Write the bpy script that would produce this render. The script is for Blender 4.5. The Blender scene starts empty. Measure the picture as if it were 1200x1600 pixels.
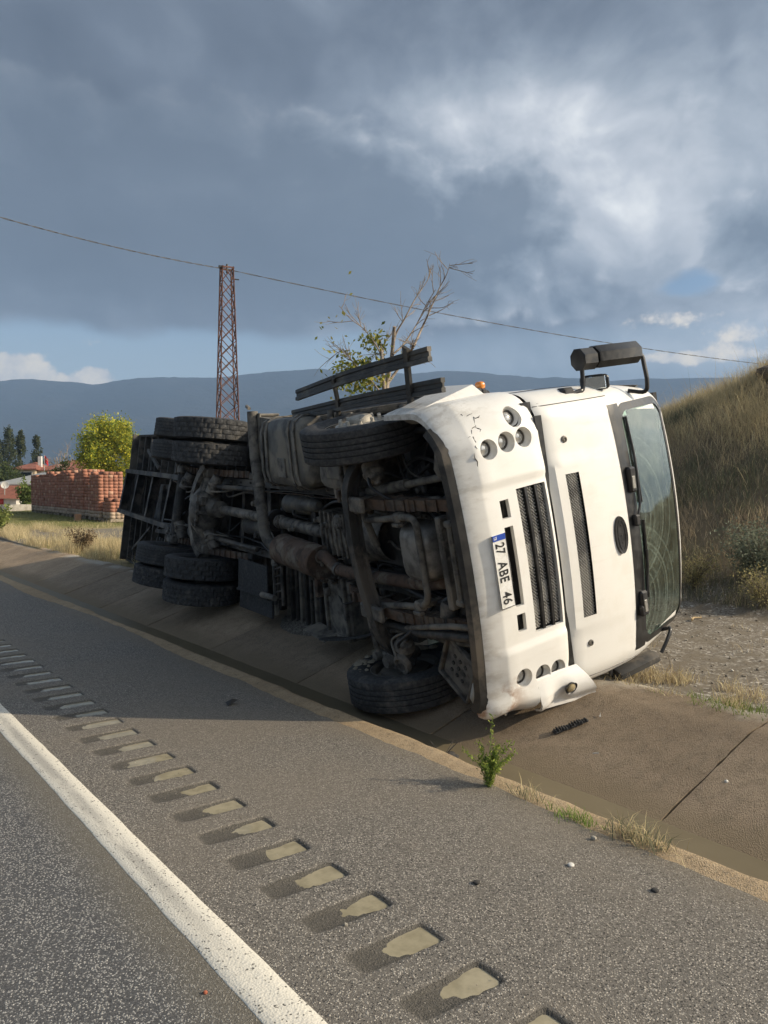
import bpy, bmesh, math, random
import numpy as np
from mathutils import Matrix, Vector
random.seed(7); rng = np.random.default_rng(7)
R = math.radians
sc = bpy.context.scene
C = sc.collection
# ------------------------------------------------------------------ camera, sky, sun, exposure
CAM_H = 1.70
YAW = R(37.1)                       # the camera looks to the right of the road direction (+Y)
PITCH = math.atan2(40, 1250)        # and slightly down
cd = bpy.data.cameras.new('camera'); cam = bpy.data.objects.new('camera', cd); C.objects.link(cam)
cam.location = (0, 0, CAM_H)
cam.rotation_euler = (R(90) - PITCH, 0, -YAW)
cd.sensor_fit = 'VERTICAL'; cd.sensor_height = 36.0; cd.lens = 36.0 * 1250 / 1600
cd.clip_start = 0.05; cd.clip_end = 20000
sc.camera = cam
sc.view_settings.view_transform = 'Standard'; sc.view_settings.look = 'None'
sc.view_settings.exposure = 0.42; sc.view_settings.gamma = 1.0; sc.view_settings.use_curve_mapping = False
sc.cycles.max_bounces = 6; sc.cycles.diffuse_bounces = 4; sc.cycles.glossy_bounces = 3
sc.cycles.transmission_bounces = 4; sc.cycles.transparent_max_bounces = 8; sc.cycles.volume_bounces = 0
sc.cycles.use_denoising = True

SUN_EL = R(29); SUN_H = Vector((0.69, -0.724, 0)).normalized()
sun_dir = Vector((SUN_H.x * math.cos(SUN_EL), SUN_H.y * math.cos(SUN_EL), math.sin(SUN_EL)))
sl = bpy.data.lights.new('sun', 'SUN'); sl.energy = 4.2; sl.angle = R(0.6); sl.color = (1.0, 0.84, 0.62)
so = bpy.data.objects.new('sun', sl); C.objects.link(so)
so.rotation_euler = sun_dir.to_track_quat('Z', 'Y').to_euler()

W = bpy.data.worlds.new('World'); sc.world = W; W.use_nodes = True
class NT:
    """small node-tree helper"""
    def __init__(s, t): s.t = t; s.n = t.nodes; s.l = t.links
    def node(s, ty, **kw):
        n = s.n.new(ty)
        for k, v in kw.items():
            if k.startswith('i_'): n.inputs[k[2:].replace('_', ' ')].default_value = v
            else: setattr(n, k, v)
        return n
    def put(s, sock, v):
        if v is None: return
        if hasattr(v, 'is_output'): s.l.new(v, sock)
        else:
            if hasattr(sock.default_value, '__len__') and hasattr(v, '__len__') and len(v) == 3 and len(sock.default_value) == 4: v = (*v, 1)
            sock.default_value = v
    def m(s, op, a, b=None, c=None, clamp=False):
        n = s.n.new('ShaderNodeMath'); n.operation = op; n.use_clamp = clamp
        for i, v in enumerate((a, b, c)):
            if v is not None: s.put(n.inputs[i], v)
        return n.outputs[0]
    def vm(s, op, a, b=None, out=0):
        n = s.n.new('ShaderNodeVectorMath'); n.operation = op
        s.put(n.inputs[0], a)
        if b is not None:
            s.put(n.inputs['Scale' if op == 'SCALE' else 1], b)
        return n.outputs[out]
    def mix(s, f, a, b, bt='MIX'):
        n = s.n.new('ShaderNodeMix'); n.data_type = 'RGBA'; n.blend_type = bt; n.clamp_factor = True
        s.put(n.inputs[0], f); s.put(n.inputs[6], a); s.put(n.inputs[7], b); return n.outputs[2]
    def noise(s, v, scale, detail=4, rough=.55, dist=0, out=0):
        n = s.n.new('ShaderNodeTexNoise'); s.put(n.inputs['Vector'], v)
        n.inputs['Scale'].default_value = scale; n.inputs['Detail'].default_value = detail
        n.inputs['Roughness'].default_value = rough; n.inputs['Distortion'].default_value = dist
        return n.outputs[out]
    def vor(s, v, scale, out='Color', feature='F1', rnd=1.0):
        n = s.n.new('ShaderNodeTexVoronoi'); n.feature = feature; s.put(n.inputs['Vector'], v)
        n.inputs['Scale'].default_value = scale; n.inputs['Randomness'].default_value = rnd; return n.outputs[out]
    def sstep(s, x, a, b, lo=0., hi=1.):
        n = s.n.new('ShaderNodeMapRange'); n.interpolation_type = 'SMOOTHSTEP'
        s.put(n.inputs[0], x); n.inputs[1].default_value = a; n.inputs[2].default_value = b
        n.inputs[3].default_value = lo; n.inputs[4].default_value = hi; return n.outputs[0]
    def ramp(s, x, stops, interp='LINEAR'):
        n = s.n.new('ShaderNodeValToRGB'); s.put(n.inputs[0], x); cr = n.color_ramp; cr.interpolation = interp
        while len(cr.elements) < len(stops): cr.elements.new(.5)
        for e, (p, c) in zip(cr.elements, stops): e.position = p; e.color = (*c, 1) if len(c) == 3 else c
        return n.outputs[0]
    def scale(s, v, sx, sy, sz, loc=(0, 0, 0)):
        n = s.n.new('ShaderNodeMapping'); s.put(n.inputs[0], v); n.inputs[1].default_value = loc
        n.inputs[3].default_value = (sx, sy, sz); return n.outputs[0]

def build_world():
    T = NT(W.node_tree); T.n.clear()
    out = T.n.new('ShaderNodeOutputWorld'); bg = T.n.new('ShaderNodeBackground')
    d = T.n.new('ShaderNodeTexCoord').outputs['Generated']
    sky = T.n.new('ShaderNodeTexSky'); sky.sky_type = 'NISHITA'; sky.sun_disc = False
    sky.sun_elevation = SUN_EL; sky.sun_rotation = math.atan2(SUN_H.x, SUN_H.y); sky.altitude = 800
    sky.air_density = 1.2; sky.dust_density = 1.5
    clear = T.mix(1.0, sky.outputs[0], (.075, .080, .088), 'MULTIPLY')
    rt = (math.cos(YAW), -math.sin(YAW), 0); fh = (math.sin(YAW), math.cos(YAW), 0)
    az = T.m('ARCTAN2', T.vm('DOT_PRODUCT', d, rt, 1), T.vm('DOT_PRODUCT', d, fh, 1))
    sep = T.n.new('ShaderNodeSeparateXYZ'); T.put(sep.inputs[0], d)
    el = T.m('ARCSINE', sep.outputs[2])
    # cloud coordinates: flatten towards the horizon as a real deck does
    warp = T.noise(d, 3.0, 3, .5, 0, 1)
    dw = T.vm('ADD', d, T.vm('SCALE', T.vm('SUBTRACT', warp, (.5, .5, .5)), .16))
    n1 = T.noise(T.scale(dw, 1, 1, 1.5), 3.3, 7, .50)        # big billows
    n2 = T.noise(T.scale(dw, 1, 1, 1.25, (3, 1, 2)), 9.0, 8, .54)      # small billows
    n3 = T.noise(T.scale(d, 1, 1, .35, (5, 2, 7)), 7.0, 4, .5)          # rain streaks, stretched downwards
    def px(u, v): return math.atan((u - 600) / 1250), math.atan((760 - v) / math.hypot(1250, u - 600))
    def blob(u, v, su, sv, amp, acc):
        a, e = px(u, v)
        p = T.m('MULTIPLY', T.m('SUBTRACT', az, a), 1250 / su); q = T.m('MULTIPLY', T.m('SUBTRACT', el, e), 1250 / sv)
        r2 = T.m('ADD', T.m('MULTIPLY', p, p), T.m('MULTIPLY', q, q))
        return T.m('ADD', acc, T.m('MULTIPLY', T.m('EXPONENT', T.m('MULTIPLY', r2, -1.0)), amp))
    # the same billows sampled a little towards the sun: their difference lights the sunward rims
    off = tuple(.030 * rt[i] + (.022 if i == 2 else 0) - .010 * fh[i] for i in range(3))
    m1 = T.noise(T.scale(T.vm('ADD', dw, off), 1, 1, 1.5), 3.3, 7, .50)
    m2 = T.noise(T.scale(T.vm('ADD', dw, tuple(x * .45 for x in off)), 1, 1, 1.25, (3, 1, 2)), 9.0, 8, .54)
    f = T.m('MULTIPLY_ADD', T.m('SUBTRACT', n1, .5), .40, .33)
    f = T.m('ADD', f, T.m('MULTIPLY', T.m('SUBTRACT', n1, m1), .80))
    f = T.m('ADD', f, T.m('MULTIPLY', T.m('SUBTRACT', n2, m2), T.sstep(az, -.25, .15, .18, .62)))
    f = T.m('ADD', f, T.m('MULTIPLY', T.m('SUBTRACT', n2, .5), .13))
    f = T.m('ADD', f, T.m('MULTIPLY', T.m('SUBTRACT', n3, .5), .12))
    sunward = T.sstep(T.vm('DOT_PRODUCT', d, tuple(SUN_H), 1), .10, 1.0)       # deck brightened towards the sun, mostly out of view, to fill the shade
    f = T.m('ADD', f, T.m('MULTIPLY_ADD', sunward, .75, -.03))
    for b in [(100, 330, 260, 150, -.12), (940, 230, 300, 120, .44), (1080, 120, 260, 110, .04), (700, 180, 180, 50, .22), (1000, 380, 190, 90, .36), (300, 280, 190, 90, .07),
              (1130, 520, 170, 60, .36), (750, 560, 450, 50, .20), (250, 440, 420, 80, -.09), (250, 130, 420, 120, -.10), (600, 440, 220, 60, -.06),
              (1170, 400, 110, 70, -.22), (830, 490, 170, 60, -.16), (720, 60, 300, 60, -.06), (860, 330, 90, 60, -.12), (610, 320, 120, 90, -.08)]:
        f = blob(*b, f)
    deck = T.ramp(f, [(0.0, (.075, .095, .130)), (.22, (.118, .145, .190)), (.42, (.190, .226, .280)), (.62, (.310, .350, .405)), (.80, (.50, .53, .575)), (1.0, (.86, .87, .86))])
    # nearer cumulus masses with crisp sunward edges in front of the bright veil
    n5 = T.noise(T.scale(d, 1, 1, 1.1, (7, 3, 1)), 24.0, 4, .50)
    F = T.m('ADD', T.m('MULTIPLY', T.m('SUBTRACT', n2, .5), 1.0), T.m('MULTIPLY', T.m('SUBTRACT', n5, .5), .50))
    for b in [(60, 330, 330, 190, .95), (400, 400, 300, 170, 1.0), (560, 260, 110, 70, .55), (790, 330, 130, 70, .95), (700, 440, 170, 60, .62), (900, 480, 130, 45, .58), (1160, 380, 95, 90, 1.05), (1040, 205, 34, 16, .42), (925, 185, 44, 20, .42)]:
        F = blob(*b, F)
    mass = T.sstep(F, .46, .66)
    mcol = T.ramp(T.m('ADD', T.m('ADD', F, T.m('MULTIPLY', T.m('SUBTRACT', n1, m1), -1.2)), T.m('MULTIPLY', T.m('SUBTRACT', n2, m2), -1.9)), [(.46, (.44, .47, .515)), (.60, (.29, .33, .385)), (.80, (.19, .23, .283)), (1.1, (.118, .150, .195))])
    side = T.sstep(az, -.30, .12)
    mcol = T.mix(T.sstep(az, -.22, .06), T.mix(.25, (.098, .124, .163), mcol), mcol)
    deck = T.mix(T.m('MULTIPLY', mass, T.m('MULTIPLY_ADD', side, .25, .55)), deck, mcol)
    # clear gap below the deck's base (left), and torn holes at right
    g = T.m('ADD', T.m('MULTIPLY', el, 1250.0), T.m('MULTIPLY', T.m('SUBTRACT', n2, .5), 60))
    gap = T.sstep(g, 246, 216)                     # 1 below about 10.5 degrees
    gl = 0.0
    for b in [(100, 560, 420, 80, 1.0), (480, 560, 120, 40, .45), (1085, 452, 60, 30, .80)]:
        gl = blob(*b, gl)
    hole = T.sstep(T.m('ADD', gl, T.m('MULTIPLY', T.m('SUBTRACT', n2, .5), 2.4)), .45, .85)
    low = T.sstep(T.m('ADD', az, T.m('MULTIPLY', T.m('SUBTRACT', n1, .5), .3)), .12, -.10)      # the gap closes towards the right
    gapm = T.m('MULTIPLY', gap, T.m('MAXIMUM', low, .35))
    hole = T.m('MAXIMUM', T.m('MULTIPLY', hole, T.sstep(T.m('MULTIPLY', az, -1.0), -.2, -.35)), gapm)
    hole = T.m('MULTIPLY', hole, T.sstep(el, -.05, .02))
    horizon = T.mix(T.sstep(el, .24, .10), clear, (.34, .42, .47))
    col = T.mix(hole, deck, T.mix(.7, clear, horizon))
    # far sunlit cumulus standing on the ridge
    cu = 0.0
    for b in [(35, 578, 52, 26, 1.1), (100, 597, 40, 9, .5), (152, 589, 30, 14, 1.15), (130, 540, 60, 20, .45), (1130, 558, 90, 14, .78), (1060, 500, 110, 20, .72), (1150, 525, 70, 16, .62), (1010, 560, 90, 12, .5)]:
        cu = blob(*b, cu)
    n4 = T.noise(T.scale(d, 1, 1, 1.2, (1, 4, 2)), 34.0, 6, .6)
    cm = T.sstep(T.m('ADD', cu, T.m('ADD', T.m('MULTIPLY', T.m('SUBTRACT', n2, .5), 1.2), T.m('MULTIPLY', T.m('SUBTRACT', n4, .5), 1.3))), .40, .72)
    ccol = T.ramp(T.m('ADD', T.m('MULTIPLY_ADD', T.m('SUBTRACT', n4, .5), 1.1, .52), T.m('MULTIPLY', T.m('SUBTRACT', cu, .5), .25)), [(.30, (.36, .40, .45)), (.5, (.54, .53, .52)), (.75, (.80, .72, .60))])
    col = T.mix(cm, col, ccol)
    col = T.mix(1.0, col, T.mix(sunward, (1, 1, 1), (3.4, 3.2, 2.9)), 'MULTIPLY')  # unseen sunward sky multiplied up to lift the shaded surfaces
    T.put(bg.inputs[0], col); bg.inputs[1].default_value = 0.98
    T.l.new(bg.outputs[0], out.inputs[0])
build_world()

# ------------------------------------------------------------------ mesh helpers
class MB:
    def __init__(s): s.v = []; s.f = []
    def add(s, V, F):
        o = len(s.v); s.v.extend([tuple(map(float, p)) for p in V]); s.f.extend([tuple(i + o for i in q) for q in F]); return s
    def box(s, lo, hi, seg=(1, 1, 1)):
        lo = np.array(lo, float); hi = np.array(hi, float); lo, hi = np.minimum(lo, hi), np.maximum(lo, hi)
        n = seg; idx = {}; V = []; F = []
        def vid(i, j, k):
            if (i, j, k) not in idx:
                idx[(i, j, k)] = len(V); V.append(lo + (hi - lo) * np.array([i / n[0], j / n[1], k / n[2]]))
            return idx[(i, j, k)]
        for ax in range(3):
            a, b = [(1, 2), (2, 0), (0, 1)][ax]
            for side in (0, n[ax]):
                for i in range(n[a]):
                    for j in range(n[b]):
                        q = []
                        for (di, dj) in ((0, 0), (1, 0), (1, 1), (0, 1)):
                            t = [0, 0, 0]; t[ax] = side; t[a] = i + di; t[b] = j + dj; q.append(vid(*t))
                        F.append(tuple(q if side else q[::-1]))
        return s.add(V, F)
    def cbox(s, c, size, b=.01, M=None):
        """box with chamfered edges; M a 3x3 rotation"""
        h = np.array(size, float) / 2; b = min(b, *(h * .9)); V = []; ids = {}
        for sx in (-1, 1):
            for sy in (-1, 1):
                for sz in (-1, 1):
                    sg = np.array([sx, sy, sz])
                    for ax in range(3):
                        p = sg * (h - b); p[ax] = sg[ax] * h[ax]; ids[(sx, sy, sz, ax)] = len(V); V.append(p)
        F = []
        for ax in range(3):
            a, c2 = [(1, 2), (2, 0), (0, 1)][ax]
            for sg in (-1, 1):
                q = []
                for (i, j) in ((-1, -1), (1, -1), (1, 1), (-1, 1)):
                    t = [0, 0, 0]; t[ax] = sg; t[a] = i; t[c2] = j; q.append(ids[(*t, ax)])
                F.append(q if sg > 0 else q[::-1])
            for i in (-1, 1):
                for j in (-1, 1):
                    t0 = [0, 0, 0]; t0[a] = i; t0[c2] = j; t1 = list(t0); t0[ax] = -1; t1[ax] = 1
                    q = [ids[(*t0, a)], ids[(*t1, a)], ids[(*t1, c2)], ids[(*t0, c2)]]
                    F.append(q if i * j < 0 else q[::-1])
        for sx in (-1, 1):
            for sy in (-1, 1):
                for sz in (-1, 1):
                    q = [ids[(sx, sy, sz, 0)], ids[(sx, sy, sz, 1)], ids[(sx, sy, sz, 2)]]
                    F.append(q if sx * sy * sz > 0 else q[::-1])
        V = np.array(V)
        if M is not None: V = V @ np.array(M).T
        return s.add(V + np.array(c), F)
    def sweep(s, pts, prof, up=(0, 0, 1), scale=None, caps=True):
        """closed profile (list of (a,b)) along a polyline; up fixes the b direction"""
        P = np.array(pts, float); n = len(P); k = len(prof); up = np.array(up, float); V = []
        for i in range(n):
            t = P[min(i + 1, n - 1)] - P[max(i - 1, 0)]; t /= np.linalg.norm(t) + 1e-12
            a = np.cross(up, t)
            if np.linalg.norm(a) < 1e-3: a = np.cross([1, 0, .01], t)
            a /= np.linalg.norm(a); b = np.cross(t, a); sc_ = 1 if scale is None else scale[i]
            for (x, y) in prof: V.append(P[i] + (a * x + b * y) * sc_)
        F = [(i * k + j, i * k + (j + 1) % k, (i + 1) * k + (j + 1) % k, (i + 1) * k + j) for i in range(n - 1) for j in range(k)]
        if caps: F += [tuple(range(k))[::-1], tuple((n - 1) * k + j for j in range(k))]
        return s.add(V, F)
    def tube(s, pts, r, n=10, smooth=0, caps=True):
        P = spline(pts, smooth) if smooth else np.array(pts, float)
        rr = np.full(len(P), r) if np.isscalar(r) else np.interp(np.linspace(0, 1, len(P)), np.linspace(0, 1, len(r)), r)
        prof = [(math.cos(2 * math.pi * i / n), math.sin(2 * math.pi * i / n)) for i in range(n)]
        d = P[-1] - P[0]; up = (0, 0, 1) if abs(d[2]) < .8 * np.linalg.norm(d) else (0, 1, 0)
        return s.sweep(P, prof, up, rr, caps)
    def lathe(s, prof, c, ax, n=32, e0=None):
        """prof: list of (radius, along); axis ax through c"""
        ax = np.array(ax, float); ax /= np.linalg.norm(ax); u = np.cross(ax, [0, 0, 1.] if abs(ax[2]) < .9 else [1., 0, 0]); u /= np.linalg.norm(u); w = np.cross(ax, u)
        V = []; k = len(prof); c = np.array(c, float)
        for i in range(n):
            a = 2 * math.pi * i / n; e = u * math.cos(a) + w * math.sin(a)
            for (r, z) in prof: V.append(c + e * r + ax * z)
        F = [(i * k + j, ((i + 1) % n) * k + j, ((i + 1) % n) * k + j + 1, i * k + j + 1) for i in range(n) for j in range(k - 1)]
        return s.add(V, F)
    def grid(s, G, closed=False):
        """G: array (a,b,3)"""
        a, b, _ = G.shape
        return s.add(G.reshape(-1, 3), [(i * b + j, i * b + j + 1, (i + 1) * b + j + 1, (i + 1) * b + j) for i in range(a - 1) for j in range(b - 1)])
    def mesh(s, name, fn=None, sharp=35, store=False):
        V = np.array(s.v, float); T = V
        if fn is not None: V = fn(V)
        me = bpy.data.meshes.new(name); me.from_pydata(V.tolist(), [], s.f); me.update()
        if store:
            at = me.attributes.new('tc', 'FLOAT_VECTOR', 'POINT'); at.data.foreach_set('vector', T.astype(np.float32).ravel())
        bm = bmesh.new(); bm.from_mesh(me); bmesh.ops.recalc_face_normals(bm, faces=bm.faces); bm.to_mesh(me); bm.free()
        if sharp is not None:
            me.polygons.foreach_set('use_smooth', [True] * len(me.polygons)); me.set_sharp_from_angle(angle=R(sharp))
        return me

def spline(pts, k=6):
    P = np.array(pts, float); out = []
    Q = np.vstack([2 * P[0] - P[1], P, 2 * P[-1] - P[-2]])
    for i in range(1, len(Q) - 2):
        for t in np.linspace(0, 1, k, endpoint=False):
            a, b, c, d = Q[i - 1], Q[i], Q[i + 1], Q[i + 2]
            out.append(.5 * ((2 * b) + (c - a) * t + (2 * a - 5 * b + 4 * c - d) * t * t + (3 * b - a - 3 * c + d) * t ** 3))
    out.append(P[-1]); return np.array(out)
def subdiv(pts, step=.25):
    P = np.array(pts, float); out = [P[0]]
    for a, b in zip(P[:-1], P[1:]):
        n = max(1, int(np.ceil(np.linalg.norm(b - a) / step)))
        for i in range(1, n + 1): out.append(a + (b - a) * i / n)
    return np.array(out)

def link(name, me, mat, parent=None, loc=None, mats=None):
    o = bpy.data.objects.new(name, me); C.objects.link(o)
    if mat is not None and not me.materials: me.materials.append(mat)
    if parent is not None: o.parent = parent
    if loc is not None: o.location = loc
    return o
def tag(o, label, cat, group=None, kind=None):
    if label: o['label'] = label
    if cat: o['category'] = cat
    if group: o['group'] = group
    if kind: o['kind'] = kind
    return o
def struct(o, label=None): o['kind'] = 'structure'; o['label'] = label or o.name; return o
def thing(name, loc, label, cat, group=None):
    o = bpy.data.objects.new(name, None); o.empty_display_size = .1; C.objects.link(o); o.location = loc
    return tag(o, label, cat, group)

# ------------------------------------------------------------------ materials
def new_mat(name):
    m = bpy.data.materials.new(name); m.use_nodes = True; t = NT(m.node_tree)
    return m, t, t.n['Principled BSDF']
def coords(t, kind='Object'): return t.n.new('ShaderNodeTexCoord').outputs[kind]
def bump(t, b, h, strength=.3, dist=.01):
    n = t.n.new('ShaderNodeBump'); n.inputs['Strength'].default_value = strength; n.inputs['Distance'].default_value = dist
    t.put(n.inputs['Height'], h); t.l.new(n.outputs[0], b.inputs['Normal'])
def simple(name, c1, c2=None, rough=.6, metal=0., scale=6., detail=6, lo=.4, hi=.65, bs=.15, bd=.004, bscale=None, spec=.5, rough2=None, c3=None, s3=1.5, world=False):
    """two-tone noisy surface; c3 is a third, larger-patched tone (dust, rust)"""
    m, t, b = new_mat(name)
    v = t.n.new('ShaderNodeNewGeometry').outputs['Position'] if world else coords(t)
    c2 = c2 or tuple(x * .7 for x in c1)
    n = t.noise(v, scale, detail, .6)
    f = t.sstep(n, lo, hi); col = t.mix(f, c1, c2)
    if c3: col = t.mix(t.sstep(t.noise(v, s3, 5, .65), .48, .62), col, c3)
    t.put(b.inputs['Base Color'], col); b.inputs['Metallic'].default_value = metal
    t.put(b.inputs['Roughness'], t.sstep(n, lo, hi, rough, rough2 if rough2 is not None else min(1, rough + .15)))
    b.inputs['Specular IOR Level'].default_value = spec
    if bs: bump(t, b, t.noise(v, bscale or scale * 4, 5, .6), bs, bd)
    return m
# ------------------------------------------------------------------ terrain, road, ditch
def fbm2(x, y, seed=0, octv=4):
    """cheap smooth value noise, numpy"""
    tot = 0; amp = 1; s = 0
    for o in range(octv):
        xi = np.floor(x).astype(int); yi = np.floor(y).astype(int); fx = x - xi; fy = y - yi
        def hsh(a, b): 
            h = (a * 374761393 + b * 668265263 + (seed + o) * 982451653) & 0x7fffffff; h = ((h ^ (h >> 13)) * 1274126177) & 0x7fffffff
            return ((h ^ (h >> 16)) & 0xffff) / 65535.0
        ux = fx * fx * (3 - 2 * fx); uy = fy * fy * (3 - 2 * fy)
        v = (hsh(xi, yi) * (1 - ux) + hsh(xi + 1, yi) * ux) * (1 - uy) + (hsh(xi, yi + 1) * (1 - ux) + hsh(xi + 1, yi + 1) * ux) * uy
        tot = tot + amp * (v - .5); s += amp; amp *= .5; x = x * 2.03 + 17.1; y = y * 2.03 + 9.7
    return tot / s * 2
def sm(x, a, b): t = np.clip((x - a) / (b - a), 0, 1); return t * t * (3 - 2 * t)

def hill(x, y):
    A = np.where(y > 8.1, 3.95 - .36 * (y - 8.1), 3.95 - .55 * np.clip(6.2 - y, 0, 9)); A = np.clip(A, 0, 4.3)
    n = fbm2(x * .35, y * .35, 3)
    t = np.clip((x - 9.25 - .3 * n) / 6.4, 0, 1)
    return A * (t * .8 + .2 * t * t * (3 - 2 * t)) + .35 * A / 4 * n * t - .12 * np.clip(x - 17, 0, 20) * (A > .5) * np.clip(A - .4, 0, 1)
def zg(x, y):
    x = np.asarray(x, float); y = np.asarray(y, float)
    base = .13 + .17 * sm(y, 15, 40) + .035 * fbm2(x * .8, y * .8, 1) + .012 * fbm2(x * 4, y * 4, 2)
    z = base + hill(x, y)
    z = np.where(x < 5.12, -.75, z)
    return np.where(x < -13.5, -.1, z)
def build_ground():
    xs = np.concatenate([[-6000, -1500, -400, -120, -40, -14.2, -13.4, 0, 5.0, 5.1], np.arange(5.14, 9, .12), np.arange(9, 22, .25), np.arange(22, 60, 2), [70, 90, 130, 200, 400, 900, 2000, 6000]])
    ys = np.concatenate([[-4000, -1000, -300, -100, -40], np.arange(-20, -2, 2), np.arange(-2, 14, .14), np.arange(14, 60, .5), np.arange(60, 140, 4), [160, 220, 320, 600, 1200, 2600, 6000]])
    X, Y = np.meshgrid(xs, ys, indexing='ij'); Z = zg(X, Y)
    far = np.hypot(X, Y) > 300; Z = np.where(far, np.where(X < 5.1, -.75, .3), Z)
    mb = MB(); mb.grid(np.stack([X, Y, Z], -1))
    m, t, b = new_mat('ground_soil')
    v = t.n.new('ShaderNodeNewGeometry').outputs['Position']
    sp = t.n.new('ShaderNodeSeparateXYZ'); t.put(sp.inputs[0], v)
    n1 = t.noise(v, .5, 6, .6); n2 = t.noise(v, 5, 6, .65)
    cell = t.vor(v, 45, 'Color'); cs = t.n.new('ShaderNodeSeparateColor'); t.put(cs.inputs[0], cell)
    gravel = t.mix(t.sstep(cs.outputs[0], .1, .9), (.135, .115, .09), (.26, .235, .195))
    gravel = t.mix(t.sstep(cs.outputs[1], .90, .93), gravel, (.46, .43, .38))
    gravel = t.mix(t.sstep(n2, .42, .62), gravel, (.17, .145, .11))
    dry = t.mix(t.sstep(n2, .35, .65), (.40, .32, .17), (.27, .22, .12))
    green = t.mix(t.sstep(n2, .35, .65), (.13, .15, .045), (.22, .20, .08))
    yy = t.m('ADD', sp.outputs[1], t.m('MULTIPLY', t.m('SUBTRACT', n1, .5), 8))
    col = t.mix(t.sstep(yy, 11, 15), gravel, dry)
    col = t.mix(t.m('MULTIPLY', t.sstep(yy, 22, 24), t.sstep(yy, 29, 27)), col, (.20, .18, .15))     # farm track
    col = t.mix(t.m('MULTIPLY', t.sstep(yy, 28, 31), t.sstep(yy, 60, 45)), col, green)
    far = t.mix(t.sstep(t.noise(v, .006, 4, .6), .42, .6), (.10, .10, .05), (.19, .165, .09))
    col = t.mix(t.sstep(yy, 70, 160), col, far)
    hz = t.sstep(sp.outputs[2], .28, .7); soil = t.mix(n2, (.115, .09, .06), (.20, .16, .10))
    col = t.mix(t.m('MULTIPLY', hz, t.sstep(yy, 24, 18)), col, soil)
    t.put(b.inputs['Base Color'], col); b.inputs['Roughness'].default_value = .95; b.inputs['Specular IOR Level'].default_value = .15
    bump(t, b, t.m('ADD', t.m('MULTIPLY', cs.outputs[2], .6), n2), .8, .02)
    struct(link('ground', mb.mesh('ground', sharp=180), m), 'dry gravelly ground and fields behind the ditch')
build_ground()

# ---- asphalt
RUM = [1.66 + .316 * k for k in range(-3, 46)]
def asphalt():
    m, t, b = new_mat('asphalt')
    v = t.n.new('ShaderNodeNewGeometry').outputs['Position']
    sp = t.n.new('ShaderNodeSeparateXYZ'); t.put(sp.inputs[0], v)
    big = t.noise(v, .6, 5, .55); mid = t.noise(v, 7, 5, .6)
    vw = t.vm('ADD', v, t.vm('SCALE', t.noise(v, 60, 2, .5, 0, 1), .012))
    def stones(scale, lo):
        c = t.vor(vw, scale, 'Color'); s = t.n.new('ShaderNodeSeparateColor'); t.put(s.inputs[0], c)
        d = t.vor(vw, scale, 'Distance'); return s, d
    s1, d1 = stones(122, 0); s2, d2 = stones(240, 0)
    # shoulder: dusty brown binder, pale chips
    sh = t.mix(t.sstep(s2.outputs[0], 0, 1), (.105, .096, .085), (.20, .184, .16))
    sh = t.mix(t.m('MULTIPLY', t.sstep(s1.outputs[1], .36, .55), t.sstep(d1, .60, .34)), sh, t.mix(s1.outputs[2], (.25, .228, .195), (.48, .445, .39)))
    sh = t.mix(t.m('MULTIPLY', t.sstep(s1.outputs[0], .80, .84), t.sstep(d1, .6, .3)), sh, (.035, .034, .033))
    sh = t.mix(t.m('MULTIPLY', t.sstep(big, .40, .62), .45), sh, (.22, .19, .15))
    # lane: darker, coarser, cleaner
    ln = t.mix(t.sstep(s2.outputs[0], 0, 1), (.062, .063, .066), (.115, .115, .116))
    ln = t.mix(t.m('MULTIPLY', t.sstep(s1.outputs[1], .36, .52), t.sstep(d1, .60, .34)), ln, t.mix(s1.outputs[2], (.20, .197, .19), (.46, .45, .425)))
    edge = t.m('ADD', sp.outputs[0], t.m('MULTIPLY', t.m('SUBTRACT', mid, .5), .10))
    dust = t.mix(s2.outputs[0], (.135, .12, .09), (.21, .19, .15))
    ln = t.mix(t.m('MULTIPLY', t.sstep(edge, .93, 1.20), .72), ln, dust)
    col = t.mix(t.sstep(sp.outputs[0], 1.24, 1.30), ln, sh)
    # floor of the milled rumble strip, coloured darker with depth
    col = t.mix(t.m('MULTIPLY', t.sstep(sp.outputs[2], -.0012, -.006), .92), col, t.mix(s2.outputs[1], (.055, .051, .043), (.13, .118, .10)))
    col = t.mix(t.m('MULTIPLY', t.sstep(edge, 2.95, 3.2), .5), col, t.mix(s2.outputs[1], (.16, .135, .10), (.26, .22, .165)))
    t.put(b.inputs['Base Color'], col)
    t.put(b.inputs['Roughness'], t.sstep(s1.outputs[0], 0, 1, .62, .92)); b.inputs['Specular IOR Level'].default_value = .35
    h = t.m('ADD', t.m('MULTIPLY', t.sstep(d1, .6, .1), t.sstep(s1.outputs[1], .35, .8)), t.m('MULTIPLY', t.sstep(d2, .6, .1), .5))
    bump(t, b, h, .75, .006)
    return m
M_ASPH = asphalt()
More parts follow.
